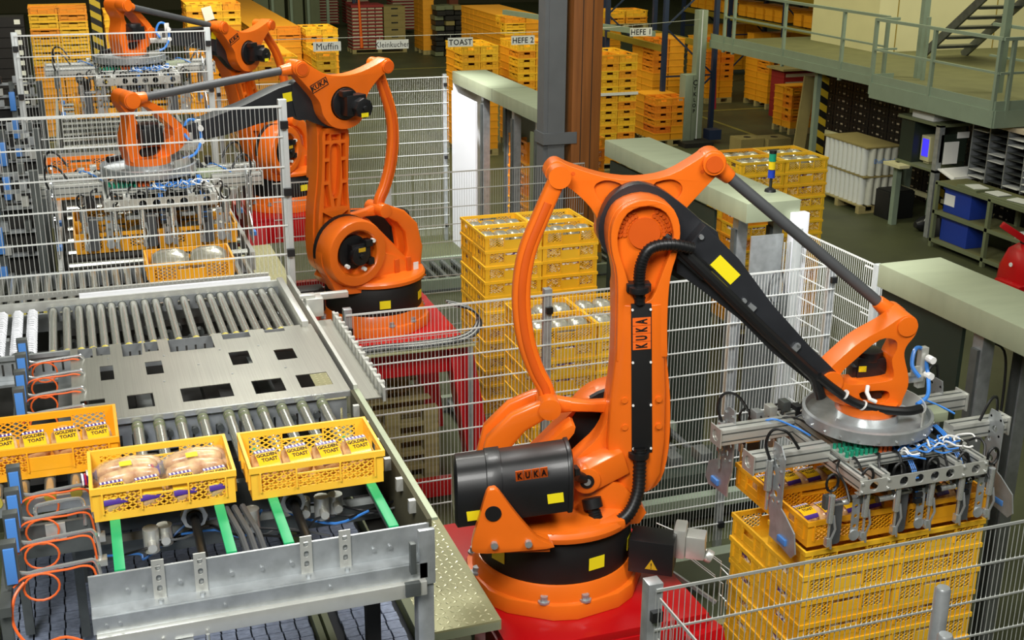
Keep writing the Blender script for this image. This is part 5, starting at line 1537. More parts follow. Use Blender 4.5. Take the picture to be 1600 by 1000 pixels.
# ------------------------------------------------------------------ crate grippers
def gripper(label, loc, yaw, texts=True, bag_label=None):
    g = thing('crate_gripper', label, 'gripper', loc, yaw, 'crate grippers')
    # round adapter dish under the wrist
    b = MB()
    b.lathe([(0, -.075), (.345, -.075), (.362, -.07), (.365, -.005), (.348, -.0), (.343, -.035), (.30, -.052), (0, -.052)], 64)
    d = b.obj('adapter_dish', M['steel'], g, smooth=30)
    b = MB(); b.cyl((0, 0, -.052), (0, 0, -.0), .175, 32); b.obj('flange', M['chrome'], d)
    for k in range(22):
        a = 2*PI*k/22
        b = MB(); b.cyl((.364*math.cos(a), .364*math.sin(a), -.05), (.370*math.cos(a), .370*math.sin(a), -.05), .007, 6); b.obj('screw', M['chrome'], d, smooth=0)
    # guide plate standing on the dish
    b = MB(); n = 10
    vs = []
    for i in range(n+1):
        a = R(-55+75*i/n)
        for r, z in ((.31, -.05), (.31, .05), (.318, .05), (.318, -.05)):
            vs.append((r*math.cos(a), r*math.sin(a), z))
    b.add(vs, [(i*4+j, i*4+(j+1) % 4, i*4+4+(j+1) % 4, i*4+4+j) for i in range(n) for j in range(4)]+[(3, 2, 1, 0), (n*4, n*4+1, n*4+2, n*4+3)])
    b.obj('guide_plate', M['alu'], d)
    # front and rear perforated beams
    for s_, y in ((-1, -.50), (1, .50)):
        hs = [circ((x, -.21), .028, 18) for x in (-.28, -.09, .01, .11, .21, .38)]+[circ((x, -.21), .022, 14) for x in ()]
        b = MB(); b.prism([rect(-.37, -.25, .46, -.17)]+hs, lambda x, z, yy=y: (x, yy-.004, z), lambda x, z, yy=y: (x, yy+.004, z))
        fb = b.obj('perforated_beam', M['alu'], g, smooth=30)
        b = MB()
        for x in (-.355, -.19, .30, .445):
            for z in (-.185, -.235):
                b.cyl((x, y-.004, z), (x, y-.014, z), .007, 8)
        each(b, 'screw', M['chrome'], fb, smooth=0)
        b = MB(); b.box((-.37, y+.004 if s_ < 0 else y-.04, -.255), (.46, y+.04 if s_ < 0 else y-.004, -.25)); b.obj('beam_foot', M['alu'], fb, smooth=0)
    # grooved rails front to rear
    def rail(p, q, w_, h_, name='grooved_rail'):
        p, q = Vector(p), Vector(q)
        b = MB(); b.bar(p, q, w_, h_)
        r_ = b.obj(name, M['alu'], g, bevel=.003)
        dd = (q-p).normalized(); sd = dd.cross(Vector((0, 0, 1)))
        b = MB()
        for s_ in (-1, 1):
            for f in (-.25, .25):
                c = sd*(s_*w_/2)+Vector((0, 0, h_*f))
                b.bar(p+c, q+c, .003, .008)
        b.bar(p+Vector((0, 0, h_/2)), q+Vector((0, 0, h_/2)), .012, .003)
        each(b, 'groove', M['steeldk'], r_, smooth=0)
        return r_
    for x in (-.34, -.20, .27, .43):
        rail((x, -.49, -.195), (x, .49, -.195), .05, .08)
    for y in (-.34, .36):
        rail((-.32, y, -.145), (.42, y, -.145), .045, .05, 'cross_rail')
    for y in (-.15, .22):
        rail((-.84, y, -.145), (-.36, y, -.145), .09, .095, 'side_arm')
        rail((.46, y, -.145), (.84, y, -.145), .09, .095, 'side_arm')
        for s_ in (-1, 1):
            b = MB(); b.prism([rect(y-.06, -.20, y+.06, -.085), circ((y, -.14), .035, 18)], lambda a, z, s2=s_: (s2*.842, a, z), lambda a, z, s2=s_: (s2*.85, a, z))
            b.obj('arm_end_plate', M['alu'], g, smooth=30)
    # side plates with feet
    for s_ in (-1, 1):
        for y, m2 in ((-.24, -1), (.30, 1)):
            x = s_*.715
            pf = [(y-.065, -.08), (y-.02, -.02), (y+.05, -.02), (y+.065, -.10), (y+.065, -.40), (y+.03, -.50), (y+.03, -.58), (y-.10*1, -.585), (y-.20, -.60), (y-.235, -.56), (y-.21, -.45), (y-.10, -.385), (y-.065, -.37)]
            if m2 > 0: pf = [(2*y-a, z) for a, z in pf]
            hs = [circ((y+dx, z), r, 12) for dx, z, r in ((.0, -.13, .022), (.03, -.20, .015), (-.03, -.25, .015), (0, -.31, .02), (.02, -.36, .014))]
            b = MB(); b.prism([pf]+hs, lambda a, z, xx=x: (xx-.004, a, z), lambda a, z, xx=x: (xx+.004, a, z))
            sp = b.obj('side_plate', M['steel'], g, smooth=30)
            b = MB(); b.box((x+s_*.006-.012, y-.15 if m2 < 0 else y+.07, -.555), (x+s_*.006+.03, y-.07 if m2 < 0 else y+.15, -.52)); b.obj('blue_sensor', M['blue'], sp, bevel=.003)
            b = MB()
            for dx, z in ((-.04, -.06), (.04, -.06), (-.04, -.16), (.04, -.16), (-.04, -.34), (.04, -.34)):
                b.cyl((x-s_*.004, y+dx, z), (x+s_*.014, y+dx, z), .008, 8)
            each(b, 'screw', M['chrome'], sp, smooth=0)
            b = MB(); b.cyl((x+s_*.03, y+.04, -.30), (x+s_*.03, y+.04, -.12), .022, 12); b.cyl((x+s_*.03, y+.04, -.42), (x+s_*.03, y+.04, -.30), .009, 8); b.obj('lift_cylinder', M['chrome'], sp)
            b = MB(); b.tube(smooth_path([(x+s_*.03, y+.04, -.12), (x+s_*.05, y+.06, -.03), (x+s_*.02, y+.05, .05), (x-s_*.05, y+.02, .04), (x-s_*.12, y, -.06)], 5), .009, 6); b.obj('air_hose', M['hose'], sp)
    # clamping fingers along the front and the rear
    for s_ in (-1, 1):
        for k, x in enumerate((-.52, -.30, -.10, .12, .32, .52)):
            y = s_*.445
            b = MB(); b.box((x-.028, y-.018, -.33), (x+.028, y+.018, -.25)); f = b.obj('finger', M['steeldk'], g, bevel=.003)
            b = MB(); b.cyl((x, y+s_*.03, -.40), (x, y+s_*.03, -.24), .019, 12); b.obj('clamp_cylinder', M['chrome'], f)
            b = MB(); b.cyl((x, y+s_*.03, -.50), (x, y+s_*.03, -.40), .008, 8); b.cbox((x, y+s_*.025, -.52), (.024, .03, .05)); each(b, 'piston_link', M['chrome'], f)
            b = MB(); b.tube([(x+.02, y+s_*.035, -.36), (x+.03, y+s_*.045, -.44), (x+.012, y+s_*.04, -.50), (x+.02, y+s_*.035, -.56)], .007, 6); b.obj('toggle', M['steel'], f)
            if k % 2 == 0:
                b = MB(); b.prism([rrect(x+.02, -.56, x+.10, -.30, .02)], lambda a, z, yy=y-s_*.005: (a, yy+s_*.004, z), lambda a, z, yy=y-s_*.005: (a, yy-s_*.006, z)); b.obj('grip_pad', M['greyrod'], f, smooth=0)
            else:
                b = MB(); b.prism([rect(x-.07, -.50, x-.02, -.30)]+[circ((x-.045, z), .012, 10) for z in (-.34, -.40, -.46)], lambda a, z, yy=y: (a, yy+s_*.008, z), lambda a, z, yy=y: (a, yy+s_*.013, z)); b.obj('hook_plate', M['steel'], f, smooth=30)
                b = MB(); b.cyl((x-.045, y+s_*.012, -.515), (x-.045, y+s_*.02, -.515), .032, 14); b.obj('hook_disc', M['steel'], f)
            b = MB(); c = [(x+.0+.036*math.cos(a), y+s_*.02, -.17+.05*math.sin(a)) for a in [2*PI*i/14 for i in range(14)]]; b.tube(c, .008, 6, closed=True); b.obj('hose_loop', M['hose'], f)
    b = MB(); b.box((-.17, -.42, -.30), (.40, .42, -.275)); b.obj('dark_backing', M['blackmatt'], g, bevel=.004)  # added black plate, blocks the view through to the yellow crates
    rnd = random.Random(21)
    for k in range(26):
        x, y = rnd.uniform(-.15, .4), rnd.uniform(-.40, .40)
        b = MB(); b.cbox((x, y, -.24), (rnd.uniform(.03, .08), rnd.uniform(.03, .08), rnd.uniform(.05, .1))); b.obj('actuator', M[('steel', 'black', 'steeldk', 'alu')[k % 4]], g, bevel=.004)
    rnd = random.Random(33)
    for k in range(16):                              # small cylinders and couplings along the front and rear
        s_ = -1 if k % 2 else 1
        x = -.5+.067*k
        b = MB(); b.cyl((x-.05, s_*(.40+.03*(k % 3)), -.30-.02*(k % 2)), (x+.05, s_*(.40+.03*(k % 3)), -.30-.02*(k % 2)), .016, 10); cy = b.obj('cross_cylinder', M['chrome'], g)
        b = MB(); b.cyl((x-.056, s_*(.40+.03*(k % 3)), -.30-.02*(k % 2)), (x-.05, s_*(.40+.03*(k % 3)), -.30-.02*(k % 2)), .021, 10); b.obj('cap', M['black'], cy)
        b = MB(); q = [(x+rnd.uniform(-.03, .03), s_*(.30+.05*j), -.14+.06*math.sin(j*1.1)-.02*j) for j in range(5)]; b.tube(smooth_path(q, 4), .007, 6); b.obj('air_hose', M['hose'], g)
    # valve terminal, hoses, drag chains
    b = MB(); b.box((-.33, -.30, -.15), (.02, -.10, -.135)); vt = b.obj('valve_plate', M['alu'], g, smooth=0)
    rnd = random.Random(11)
    for k in range(30):
        b = MB(); x = -.31+.031*(k % 10); y = -.28+.06*(k//10); b.cyl((x, y, -.135), (x, y, -.10+rnd.uniform(-.01, .01)), .011, 8); b.obj('valve', M['greenlamp' if k % 10 < 7 else 'cable'], vt, smooth=0)
    b = MB(); b.box((.36, -.02, -.15), (.56, .10, -.09)); b.obj('terminal_box', M['slab'], g, bevel=.006)
    for x in (.05, .36):
        b = MB(); n = 12
        for i in range(n):
            a0, a1 = R(85-85*i/n), R(85-85*(i+.8)/n)
            p = [(x, -.12-.34*math.cos(a), -.39+.28*math.sin(a)) for a in (a0, a1)]
            b.bar(p[0], p[1], .045, .03)
        ch = each(b, 'chain_link', M['blackmatt'], g, smooth=0)
        b = MB()
        for k in range(3):
            b.tube([(x-.012+.012*k, -.12-.34*math.cos(R(a)), -.372+.28*math.sin(R(a))) for a in range(85, -1, -12)], .005, 5)
        each(b, 'chain_hose', M['bluehose'], g)
    for k in range(14):
        a = rnd.uniform(0, 2*PI); r_ = rnd.uniform(.2, .36)
        c = Vector((rnd.uniform(.0, .5), rnd.uniform(-.40, -.28), -.12))
        q = [c+Vector((.07*math.cos(t_)+rnd.uniform(-.01, .01), .05*math.sin(t_)+rnd.uniform(-.01, .01), rnd.uniform(-.02, .03))) for t_ in [2*PI*i/9 for i in range(8)]]
        b = MB(); b.tube(smooth_path(q, 4), .0055, 5); b.obj('air_hose', M['bluehose' if k % 3 else 'white'], g)
    for k in range(10):
        x = -.55+.11*k
        b = MB(); b.tube(smooth_path([(x, .28, -.16), (x+.05, .20, -.08), (x+.14, .10, -.10), (x+.2, .02, -.13)], 4), .006, 5); b.obj('air_hose', M[('bluehose', 'hose', 'greyrod')[k % 3]], g)
    b = MB(); b.tube(smooth_path([(.26, -.10, .03), (.36, -.06, .06), (.42, .04, .16), (.40, .08, .28), (.33, .06, .30), (.29, .02, .22), (.32, -.02, .16)], 6), .012, 8); b.obj('blue_loop', M['bluehose'], g)
    b = MB(); b.box((.22, .04, .10), (.40, .08, .15)); b.box((.38, .06, .05), (.43, .10, .30)); b.box((.29, .02, .15), (.35, .03, .21)); each(b, 'connector_bracket', M['alu'], g, bevel=.004)
    b = MB(); b.cyl((.42, .05, .24), (.42, .0, .24), .022, 10); b.cyl((.42, .05, .14), (.42, .0, .14), .022, 10); each(b, 'plug', M['white'], g)
    for k in range(12):
        b = MB(); x = -.5+.09*k; b.cbox((x, .36, -.12+.02*(k % 3)), (.05, .07, .06)); b.obj('valve_block', M[('steel', 'alu', 'steeldk', 'blackmatt')[k % 4]], g, bevel=.004)
    return g
G1 = (4.104, 5.45, 2.53)
gripper('near crate gripper with round steel dish, holding crates above the right stack', G1, 0)
G2 = (.494, 9.894, 3.301)
gripper('middle crate gripper seen through the pale fence, over the roller conveyor', G2, 0)
G3 = (.594, 13.70, 3.687)
gripper('far crate gripper at the upper left, behind the far pale fence', G3, 0)
def held(G, dz, where, kind):
    for i, (dx, dy, nm) in enumerate(((-.3, -.2, 'front left'), (.3, -.2, 'front right'), (-.3, .2, 'rear left'), (.3, .2, 'rear right'))):
        crate(kind, G[0]+dx*1.01, G[1]+dy*1.03, G[2]-.435-CH+dz, 0, 'golden crate held by the %s gripper, %s of the four' % (where, nm), 'crates held by the %s gripper' % where)
        bags_in(G[0]+dx*1.01, G[1]+dy*1.03, G[2]-.435-CH+dz+.012, 3, SILVER[i % 3], 0, 1.1, lambda k, nm=nm: 'silver bread bag, %s in %s crate of the %s gripper' % (('first', 'second', 'third')[k], nm, where), 'silver bags in the %s gripper' % where)
held(G2, 0, 'middle', 'sloth')
held(G3, 0, 'far', 'sloth')
# crate waiting on the conveyor in front of the middle gripper
crate('sloth', .655, 8.75, 2.701, 0, 'golden crate waiting on the rollers just behind the pale fence', 'crates on the middle conveyor')
bags_in(.655, 8.75, 2.713, 2, SILVER[0], 0, 1.6, lambda k: 'large silver bread bag, %s in the crate behind the pale fence' % ('left', 'right')[k], 'silver bags behind the pale fence')
crate('sloto', .0, 11.6, 2.701, 0, 'orange crate farther along the middle conveyor, at the left', 'crates on the middle conveyor')
crate('slot', .62, 11.6, 2.701, 0, 'yellow crate farther along the middle conveyor, at the right', 'crates on the middle conveyor')
crate('sloto', -.0, 11.6, 2.701+CH, 0, 'orange crate stacked on another on the middle conveyor', 'crates on the middle conveyor')
# bread in the crates held by the near gripper
for j in range(2):
    for i in range(2):
        for k in range(4):
            bag('toast', (SX+.3+.6*i-.205+.137*k+.006, SY+.21+.4*j, .37+CH*10+.035), .15, .1, 'toast bag, %s from left in the %s crate of the near gripper' % (ORD[k].replace('top', 'first'), COLN[(i, j)]), GT, 'toast bags in the near gripper crates')
# ------------------------------------------------------------------ columns of the hall
b = MB()
b.box((5.38, 13.88, 0), (5.60, 13.90, 10)); b.box((5.38, 14.10, 0), (5.60, 14.12, 10)); b.box((5.33, 13.90, 0), (5.37, 14.12, 10)); b.box((5.37, 13.895, 0), (5.60, 14.105, 10))
structure('column_1', b, M['column'], 'grey painted steel column right of the far gate cover', smooth=0)
b = MB(); b.box((5.68, 13.86, 0), (6.06, 14.3, 10)); structure('column_2', b, M['glulam'], 'brown laminated timber column beside the grey steel column', bevel=.01)
for x in (5.80, 5.93):
    b = MB(); b.box((x-.004, 13.855, 0), (x+.004, 13.861, 10)); structure('trim_1', b, M['dark'], 'groove in the timber column', smooth=0)
b = MB(); b.box((5.31, 13.85, 2.42), (5.75, 13.878, 2.56)); b.box((5.31, 13.878, 2.42), (5.328, 14.14, 2.56)); structure('trim_2', b, M['column'], 'flat steel clamp tying the steel column to the timber', smooth=0)
b = MB(); b.box((13.75, 46.0, 0), (14.1, 46.35, 10)); structure('column_3', b, M['brown'], 'red brown column at the back of the hall', smooth=0)

# ------------------------------------------------------------------ stacks of crates in the store
def spallet(x, y, wx, wy, label):
    pallet(x+wx/2, y+wy/2, wx, wy, label)
def bgstack(x, y, nx, ny, n, where, kinds, turned, show, label_p):
    dx, dy = (CW, CL) if turned else (CL, CW)
    spallet(x, y, nx*dx, ny*dy, 'wooden pallet under the ' + label_p)
    stack(x, y, .145, nx, ny, n, where, 'store crates, ' + where, kinds, turned, show)
MIX = ('farm',)
bgstack(7.66, 24.74, 2, 2, 14, 'stack under TOAST sign', MIX, True, {(0, 0): 13, (1, 0): 7, (0, 1): 1, (1, 1): 1}, 'stack below the TOAST sign')
bgstack(8.95, 24.90, 2, 2, 14, 'stack left of steel column', MIX, True, {(0, 0): 8, (1, 0): 6, (0, 1): 1}, 'stack left of the steel column')
bgstack(9.86, 22.60, 2, 2, 14, 'stack right of timber column', MIX, True, {(0, 0): 12, (1, 0): 12, (0, 1): 1, (1, 1): 1}, 'stack right of the timber column')
b = MB(); b.box((9.84, 22.575, .145+CH*9-.02), (10.68, 22.592, .145+CH*9+.035))
tag(b.obj('edge_board', M['sign'], smooth=0), 'pale strip across the middle of the stack below the HEFE 1 sign', 'board')
bgstack(5.47, 30.5, 2, 2, 13, 'stack behind the MUFFIN sign', MIX, True, {(0, 0): 4, (1, 0): 4, (0, 1): 1, (1, 1): 1}, 'rear stack by the muffin sign')
bgstack(4.60, 24.55, 1, 2, 14, 'stack below the muffin sign', MIX, True, {(0, 0): 5, (0, 1): 1}, 'front stack by the muffin sign')
bgstack(3.15, 25.3, 3, 4, 13, 'broad block left of the muffin sign', MIX, True, {(2, 0): 4, (1, 0): 3, (0, 0): 3}, 'broad block left of the muffin sign')
bgstack(4.25, 31.0, 2, 22, 13, 'long row at the upper left', ('faro',), False, {(0, 0): 1, (1, 0): 2}, 'long row at the upper left')
bgstack(2.55, 29.0, 3, 2, 18, 'stack behind the far wrist', MIX, True, {(0, 0): 5, (1, 0): 5, (2, 0): 3}, 'stack behind the far wrist')
bgstack(-.75, 29.0, 2, 2, 18, 'stack at the upper left corner', ('farm',), False, {(0, 0): 9, (1, 0): 9}, 'yellow stack at the upper left')
bgstack(.80, 29.2, 1, 2, 17, 'narrow stack right of the striped post', ('far',), True, {(0, 0): 5}, 'narrow stack by the striped post')
bgstack(11.15, 32.1, 2, 10, 13, 'long wall of crates at the back', ('farm',), False, {(0, 0): 3, (0, 1): 2}, 'long wall of crates at the back')
bgstack(12.6, 33.0, 6, 2, 11, 'row behind the HEFE 2 sign', ('faro',), True, {(0, 0): 1, (1, 0): 1}, 'row behind the HEFE 2 sign')
bgstack(12.75, 26.2, 2, 2, 13, 'stack inside the blue rack', ('faro',), True, {(0, 0): 5}, 'stack inside the blue rack')
bgstack(12.05, 24.55, 2, 2, 6, 'low stack beside the wrapping machine', ('faro',), True, {(0, 0): 5, (1, 0): 4}, 'low stack beside the wrapping machine')
bgstack(16.0, 29.6, 2, 2, 10, 'stack by the yellow floor line', ('faro',), True, {(0, 0): 7, (1, 0): 7}, 'stack by the yellow floor line')
bgstack(17.1, 28.3, 2, 2, 10, 'stack under the platform, farther right', ('faro',), True, {(0, 0): 5, (1, 0): 2}, 'stack under the platform, farther right')
bgstack(15.75, 24.95, 2, 2, 6, 'low stack beside the leaning board', ('faro',), False, {(0, 0): 5, (1, 0): 4}, 'low stack beside the leaning board')
bgstack(11.6, 42.0, 1, 2, 14, 'narrow far stack right of the cartons', ('faro',), True, {}, 'narrow far stack right of the cartons')
bgstack(9.9, 31.0, 2, 2, 3, 'pile', MIX, False, {}, 'low far pile behind the store') if False else None
o = None
# dark crates at the far left
for k in range(12):
    b = MB(); b.box((-2.0, 29.0, .145+CH*1.4*k), (-.85, 29.6, .145+CH*1.4*(k+1)-.012)); 
    b.box((-1.75, 28.995, .20+CH*1.4*k), (-1.62, 29.0, .30+CH*1.4*k), 1); b.box((-1.05, 28.995, .20+CH*1.4*k), (-.93, 29.0, .30+CH*1.4*k), 1)
    o = b.obj('dark_crate', [M['blackcrate'], M['white']], smooth=0)
    tag(o, 'black crate with white labels, %s from the floor, far upper left stack' % (ORD[k].replace('top', 'first')), 'crate', 'black crates at the far left')
spallet(-2.0, 29.0, 1.15, .6, 'wooden pallet under the black crates at the far left')

def sheet_thing(name, label, cat, a, b_, m_, bevel=0., group=None):
    b = MB(); b.box(a, b_)
    return tag(b.obj(name, m_, bevel=bevel, smooth=0), label, cat, group)
sheet_thing('striped_post', 'black and yellow striped post at the upper left, between two stacks', 'post', (.52, 29.0, 0), (.74, 29.1, 4.2), M['hazard'])
b = MB(); b.box((-.11, -.002, -.15), (.11, .002, .15)); o = b.obj('paper_sheet', M['white'], smooth=0); o.location = (3.02, 28.975, 2.72); o.rotation_euler = (0, R(-14), 0)
tag(o, 'white paper sheet stuck to the stack behind the far wrist', 'paper')

# muffin trays, cartons and other far goods
t_pal = spallet(9.3, 42.9, 1.95, .9, 'wide wooden pallet under the trays and cartons at the back')
for k in range(12):
    b = MB(); n = 4
    z = .145+.118*k
    b.box((9.32, 42.95, z), (10.42, 43.75, z+.05))
    for i in range(n):
        b.box((9.32+.275*i+.02, 42.93, z+.05), (9.32+.275*(i+1)-.02, 43.75, z+.10), 1)
    o = b.obj('cake_tray', [M['trayr'], M['tray']], smooth=0)
    tag(o, 'red and cream cake tray, %s from the floor in the far tray pile' % ORD[k].replace('top', 'first'), 'tray', 'far cake trays')
b = MB(); b.box((9.30, 42.9, .145+.118*12), (10.44, 43.78, .145+.118*12+.09)); tag(b.obj('tray_cover', M['trayr'], smooth=0), 'red cover on top of the far tray pile', 'cover')
for k in range(6):
    b = MB(); z = .145+.24*k; b.box((10.46, 42.95, z), (11.22, 43.7, z+.236)); b.box((10.72, 42.946, z+.13), (10.96, 42.95, z+.18), 1)
    tag(b.obj('carton', [M['card'], M['dark']], smooth=0), 'brown carton, %s from the floor beside the far tray pile' % ORD[k].replace('top', 'first'), 'box', 'far cartons')
b = MB()
for j in range(3):
    for k in range(14):
        z = .15+.118*k; x = 9.75+1.2*j+(.1 if j else 0)
        b.box((x, 52.0-3*(j > 1), z), (x+1.0, 52.8-3*(j > 1), z+.05)); b.box((x+.05, 51.97-3*(j > 1), z+.05), (x+.95, 52.8-3*(j > 1), z+.10), 1)
o = b.obj('tray_piles', [M['trayr'], M['tray']], smooth=0); tag(o, 'far piles of red and cream trays beyond the shelving posts', 'trays', kind='stuff')
o = None
for j, (x, y, n, lab) in enumerate(((12.35, 41.6, 10, 'mixed dark goods on the far pallet right of the yellow stack'),)):
    t = thing('goods_pile', lab, 'goods', (x, y, 0))
    rnd = random.Random(3)
    for k in range(10):
        for i in range(3):
            b = MB(); b.cbox((-.35+.35*i+rnd.uniform(-.04, .04), rnd.uniform(-.1, .1), .1+.17*k), (.3, .6, .14)); b.obj('packet', M[('dark', 'blackcrate', 'greypanel', 'dark', 'card')[rnd.randrange(5)]], t, smooth=0)
# far shelving with slim green posts
t = thing('far_shelving', 'slim green shelving posts with dull boxes at the far aisle', 'shelf', (8.6, 47, 0))
for x, y in ((7.4, 48), (8.1, 48), (8.75, 48), (9.3, 47), (9.55, 43.6), (9.75, 43.9)):
    b = MB(); b.box((x-.05, y-.05, 0), (x+.05, y+.05, 5)); b.obj('post', M['rackblue' if y < 44 else 'railgreen'], t, world=True, smooth=0)
for x in (7.0, 7.6, 8.3, 8.95):
    b = MB(); b.box((x-.28, 48.2, .15), (x+.28, 49.0, 2.4)); b.obj('wrapped_goods', M['greypanel'], t, world=True, smooth=0)
b = MB(); b.cyl((9.63, 42.9, .2), (9.55, 42.85, 2.2), .06, 8, r2=.03); tag(b.obj('folded_parasol', M['label']), 'orange folded cloth leaning on the far blue post', 'cloth')

# ------------------------------------------------------------------ signs on a wire
t = thing('sign_wire', 'thin wire with hanging sign boards across the store', 'wire', (7.5, 23.1, 2.75))
b = MB(); b.tube([(2.0, 23.1, 2.75), (9.42, 23.1, 2.75), (13.05, 24.58, 2.75)], .006, 5); b.obj('wire', M['zinc'], t, world=True)
for x in (2.0, 9.42):
    b = MB(); b.cyl((x, 23.1, 0), (x, 23.1, 2.8), .025, 8); b.obj('wire_post', M['steeldk'], t, world=True)
for x, word, nm, sz, wd in ((2.95, 'Croissant', 'CROISSANT', .15, .58), (4.53, 'Muffin', 'MUFFIN', .17, .52), (5.78, 'Kleinkuchen', 'KLEINKUCHEN', .15, .62), (7.12, 'TOAST', 'TOAST', .15, .50), (8.40, 'HEFE 2', 'HEFE 2', .15, .48), (11.3, 'HEFE 1', 'HEFE 1', .16, .50)):
    s_ = thing('hanging_sign', 'white sign board reading %s, hanging in the store%s' % (word, {'HEFE 1': ' right of the timber column', 'HEFE 2': ' left of the steel column'}.get(word, '')), 'sign', (x, 23.1 if x < 10 else 23.1+(x-9.42)*.408, 2.6))
    b = MB(); b.box((-wd/2, -.006, -.085), (wd/2, .006, .085)); b.obj('board', M['sign'], s_, smooth=0)
    put_text(word, sz, M['ink'], s_, (0, -.008, -.005), (1, 0, 0), (0, 0, 1), .001, 1.06, .86 if len(word) > 6 else .95, .002 if word.isupper() else 0.)
    for xx in (-wd*.4, wd*.4):
        b = MB(); b.cyl((xx, 0, .085), (xx, 0, .15), .004, 5); b.obj('hanger', M['zinc'], s_)

# ------------------------------------------------------------------ blue pallet rack with ochre beams
def rack(label, X0, X1, ys, zs, h, pm='rackblue'):
    t = thing('pallet_rack', label, 'rack', ((X0+X1)/2, sum(ys)/len(ys), 0))
    for y in ys:
        for x in (X0, X1):
            b = MB(); b.box((x-.05, y-.05, 0), (x+.05, y+.05, h)); b.obj('upright', M[pm], t, world=True, smooth=0)
        z = .3
        k = 0
        while z+1.1 < h:
            b = MB(); p = (X0, y, z) if k % 2 == 0 else (X1, y, z); q = (X1, y, z+1.1) if k % 2 == 0 else (X0, y, z+1.1)
            b.bar(p, q, .035, .035, up=(0, 1, 0)); b.obj('brace', M[pm], t, world=True, smooth=0)
            if k % 2: b = MB(); b.bar((X0, y, z), (X1, y, z), .035, .035); b.obj('strut', M[pm], t, world=True, smooth=0)
            z += 1.1; k += 1
    for i in range(len(ys)-1):
        for z in zs:
            for x in (X0, X1):
                b = MB(); b.box((x-.03, ys[i]+.05, z-.07), (x+.03, ys[i+1]-.05, z+.07)); b.obj('beam', M['beamy'], t, world=True, smooth=0)
    return t
rack('blue pallet rack with ochre beams behind the wrapping machine', 12.67, 13.95, (25.5, 28.7, 31.9), (2.02, 4.4), 6.2)
b = MB(); b.bar((10.95, 31.6, 2.35), (12.45, 25.62, 2.35), .10, .12); tag(b.obj('guide_profile', M['railgreen'], smooth=0), 'grey green guide profile running beside the rack beam', 'rail')
for j in range(2):
    for i in range(2):
        for k in range(2):
            crate('farm' if k else 'faro', 12.98+.62*i, 29.2+.42*j, 2.095+.145+CH*k, 0, 'orange crate on the rack shelf, %s layer, %s place' % (('lower', 'upper')[k], COLN[(i, j)]), 'crates on the rack shelf')
pallet(13.3, 29.4, 1.24, .84, 'wooden pallet on the upper level of the blue rack', 2.095)
rack('dark orange pallet racking beyond the platform, upper right', 18.5, 19.7, (27, 30.0, 33.0, 36.0), (1.9, 2.7, 3.4), 6, 'rackblue')
rack('second dark orange pallet racking behind the platform, farther right', 21.5, 22.7, (25, 28.0, 31.0, 34.0), (1.9, 2.7, 3.4), 6, 'rackblue')
for (x, y0) in ((18.55, 27.1), (21.55, 25.1)):
    for j in range(3):
        for lev in (2.0, 2.8, 3.5):
            for i in range(2):
                for kk in range(2):
                    for m_ in range(5):
                        lo_crate(x+.3+.6*i, y0+3*j+.35+.5*m_, lev+CH*kk, False)
for j in range(5):
    for i in range(3):
        for k in range(9):
            lo_crate(19.0+.6*i+1.9*(j % 2), 29.5+1.3*j, .145+CH*k, False)
# wrapping machine
t = thing('wrapping_machine', 'grey green pallet wrapping machine with tall mast', 'machine', (13.05, 24.7, 0))
b = MB(); b.box((-.02, -.10, .12), (.20, .12, 2.94)); b.obj('mast', M['greyconv'], t, bevel=.006)
b = MB(); b.box((.055, -.105, .12), (.075, -.10, 2.94)); b.obj('mast_groove', M['whitepanel'], t, smooth=0)
b = MB(); b.box((-.30, -.16, .10), (-.02, .12, 1.56)); cab = b.obj('cabinet', M['greyconv'], t, bevel=.006)
b = MB(); b.box((-.115, -.165, .12), (-.11, -.16, 1.54)); b.obj('door_gap', M['dark'], cab, smooth=0)
for k, ch in enumerate('CYKLOP'):
    put_text(ch, .17 if k == 0 else .12, M['ink'], cab, (-.06, -.163, 1.38-.125*k), (1, 0, 0), (0, 0, 1), .001, 1., .9, .004)
b = MB(); b.box((-.4, -.5, 0), (.3, .4, .10)); b.obj('base_frame', M['dark'], t, smooth=0)
b = MB(); b.box((.32, -.25, .1), (.62, .05, .32)); b.obj('drive_box', M['rackblue'], t, smooth=0)
b = MB(); b.tube(smooth_path([(.95, .9, 1.9), (.98, .85, 1.4), (1.0, .85, 1.0), (1.02, .85, .6)], 4), .03, 8); tape = b.obj('hanging_tape', M['redprint'], t)
# floor cartons, red goods
for k, (x, y) in enumerate(((13.75, 23.45), (14.33, 23.3))):
    b = MB(); b.box((x-.28, y-.25, 0), (x+.28, y+.25, .33)); c = b.obj('carton', M['card'], smooth=0); tag(c, 'flat brown carton on the floor behind the gate stack, %s one' % ('left', 'right')[k], 'box')
    b = MB(); b.lathe([(0, .33), (.08, .33), (.08, .334), (0, .334)], 14, (x, y, 0)); b.obj('hand_hole', M['ink'], c)
for k in range(6):
    b = MB(); z = .0+.20*k; b.box((16.7, 26.9, z), (18.1, 27.5, z+.195)); b.box((16.75, 26.895, z+.04), (18.05, 26.9, z+.12), 1)
    tag(b.obj('red_box', [M['trayr'], M['tray']], smooth=0), 'red box with cream labels, %s from the floor behind the low orange stack' % ORD[k].replace('top', 'first'), 'box', 'red boxes behind the low stack')
b = MB(); b.box((16.6, 26.8, 1.2), (18.2, 27.6, 1.25)); tag(b.obj('pale_board', M['wood'], smooth=0), 'pale board lying on the red boxes', 'board')
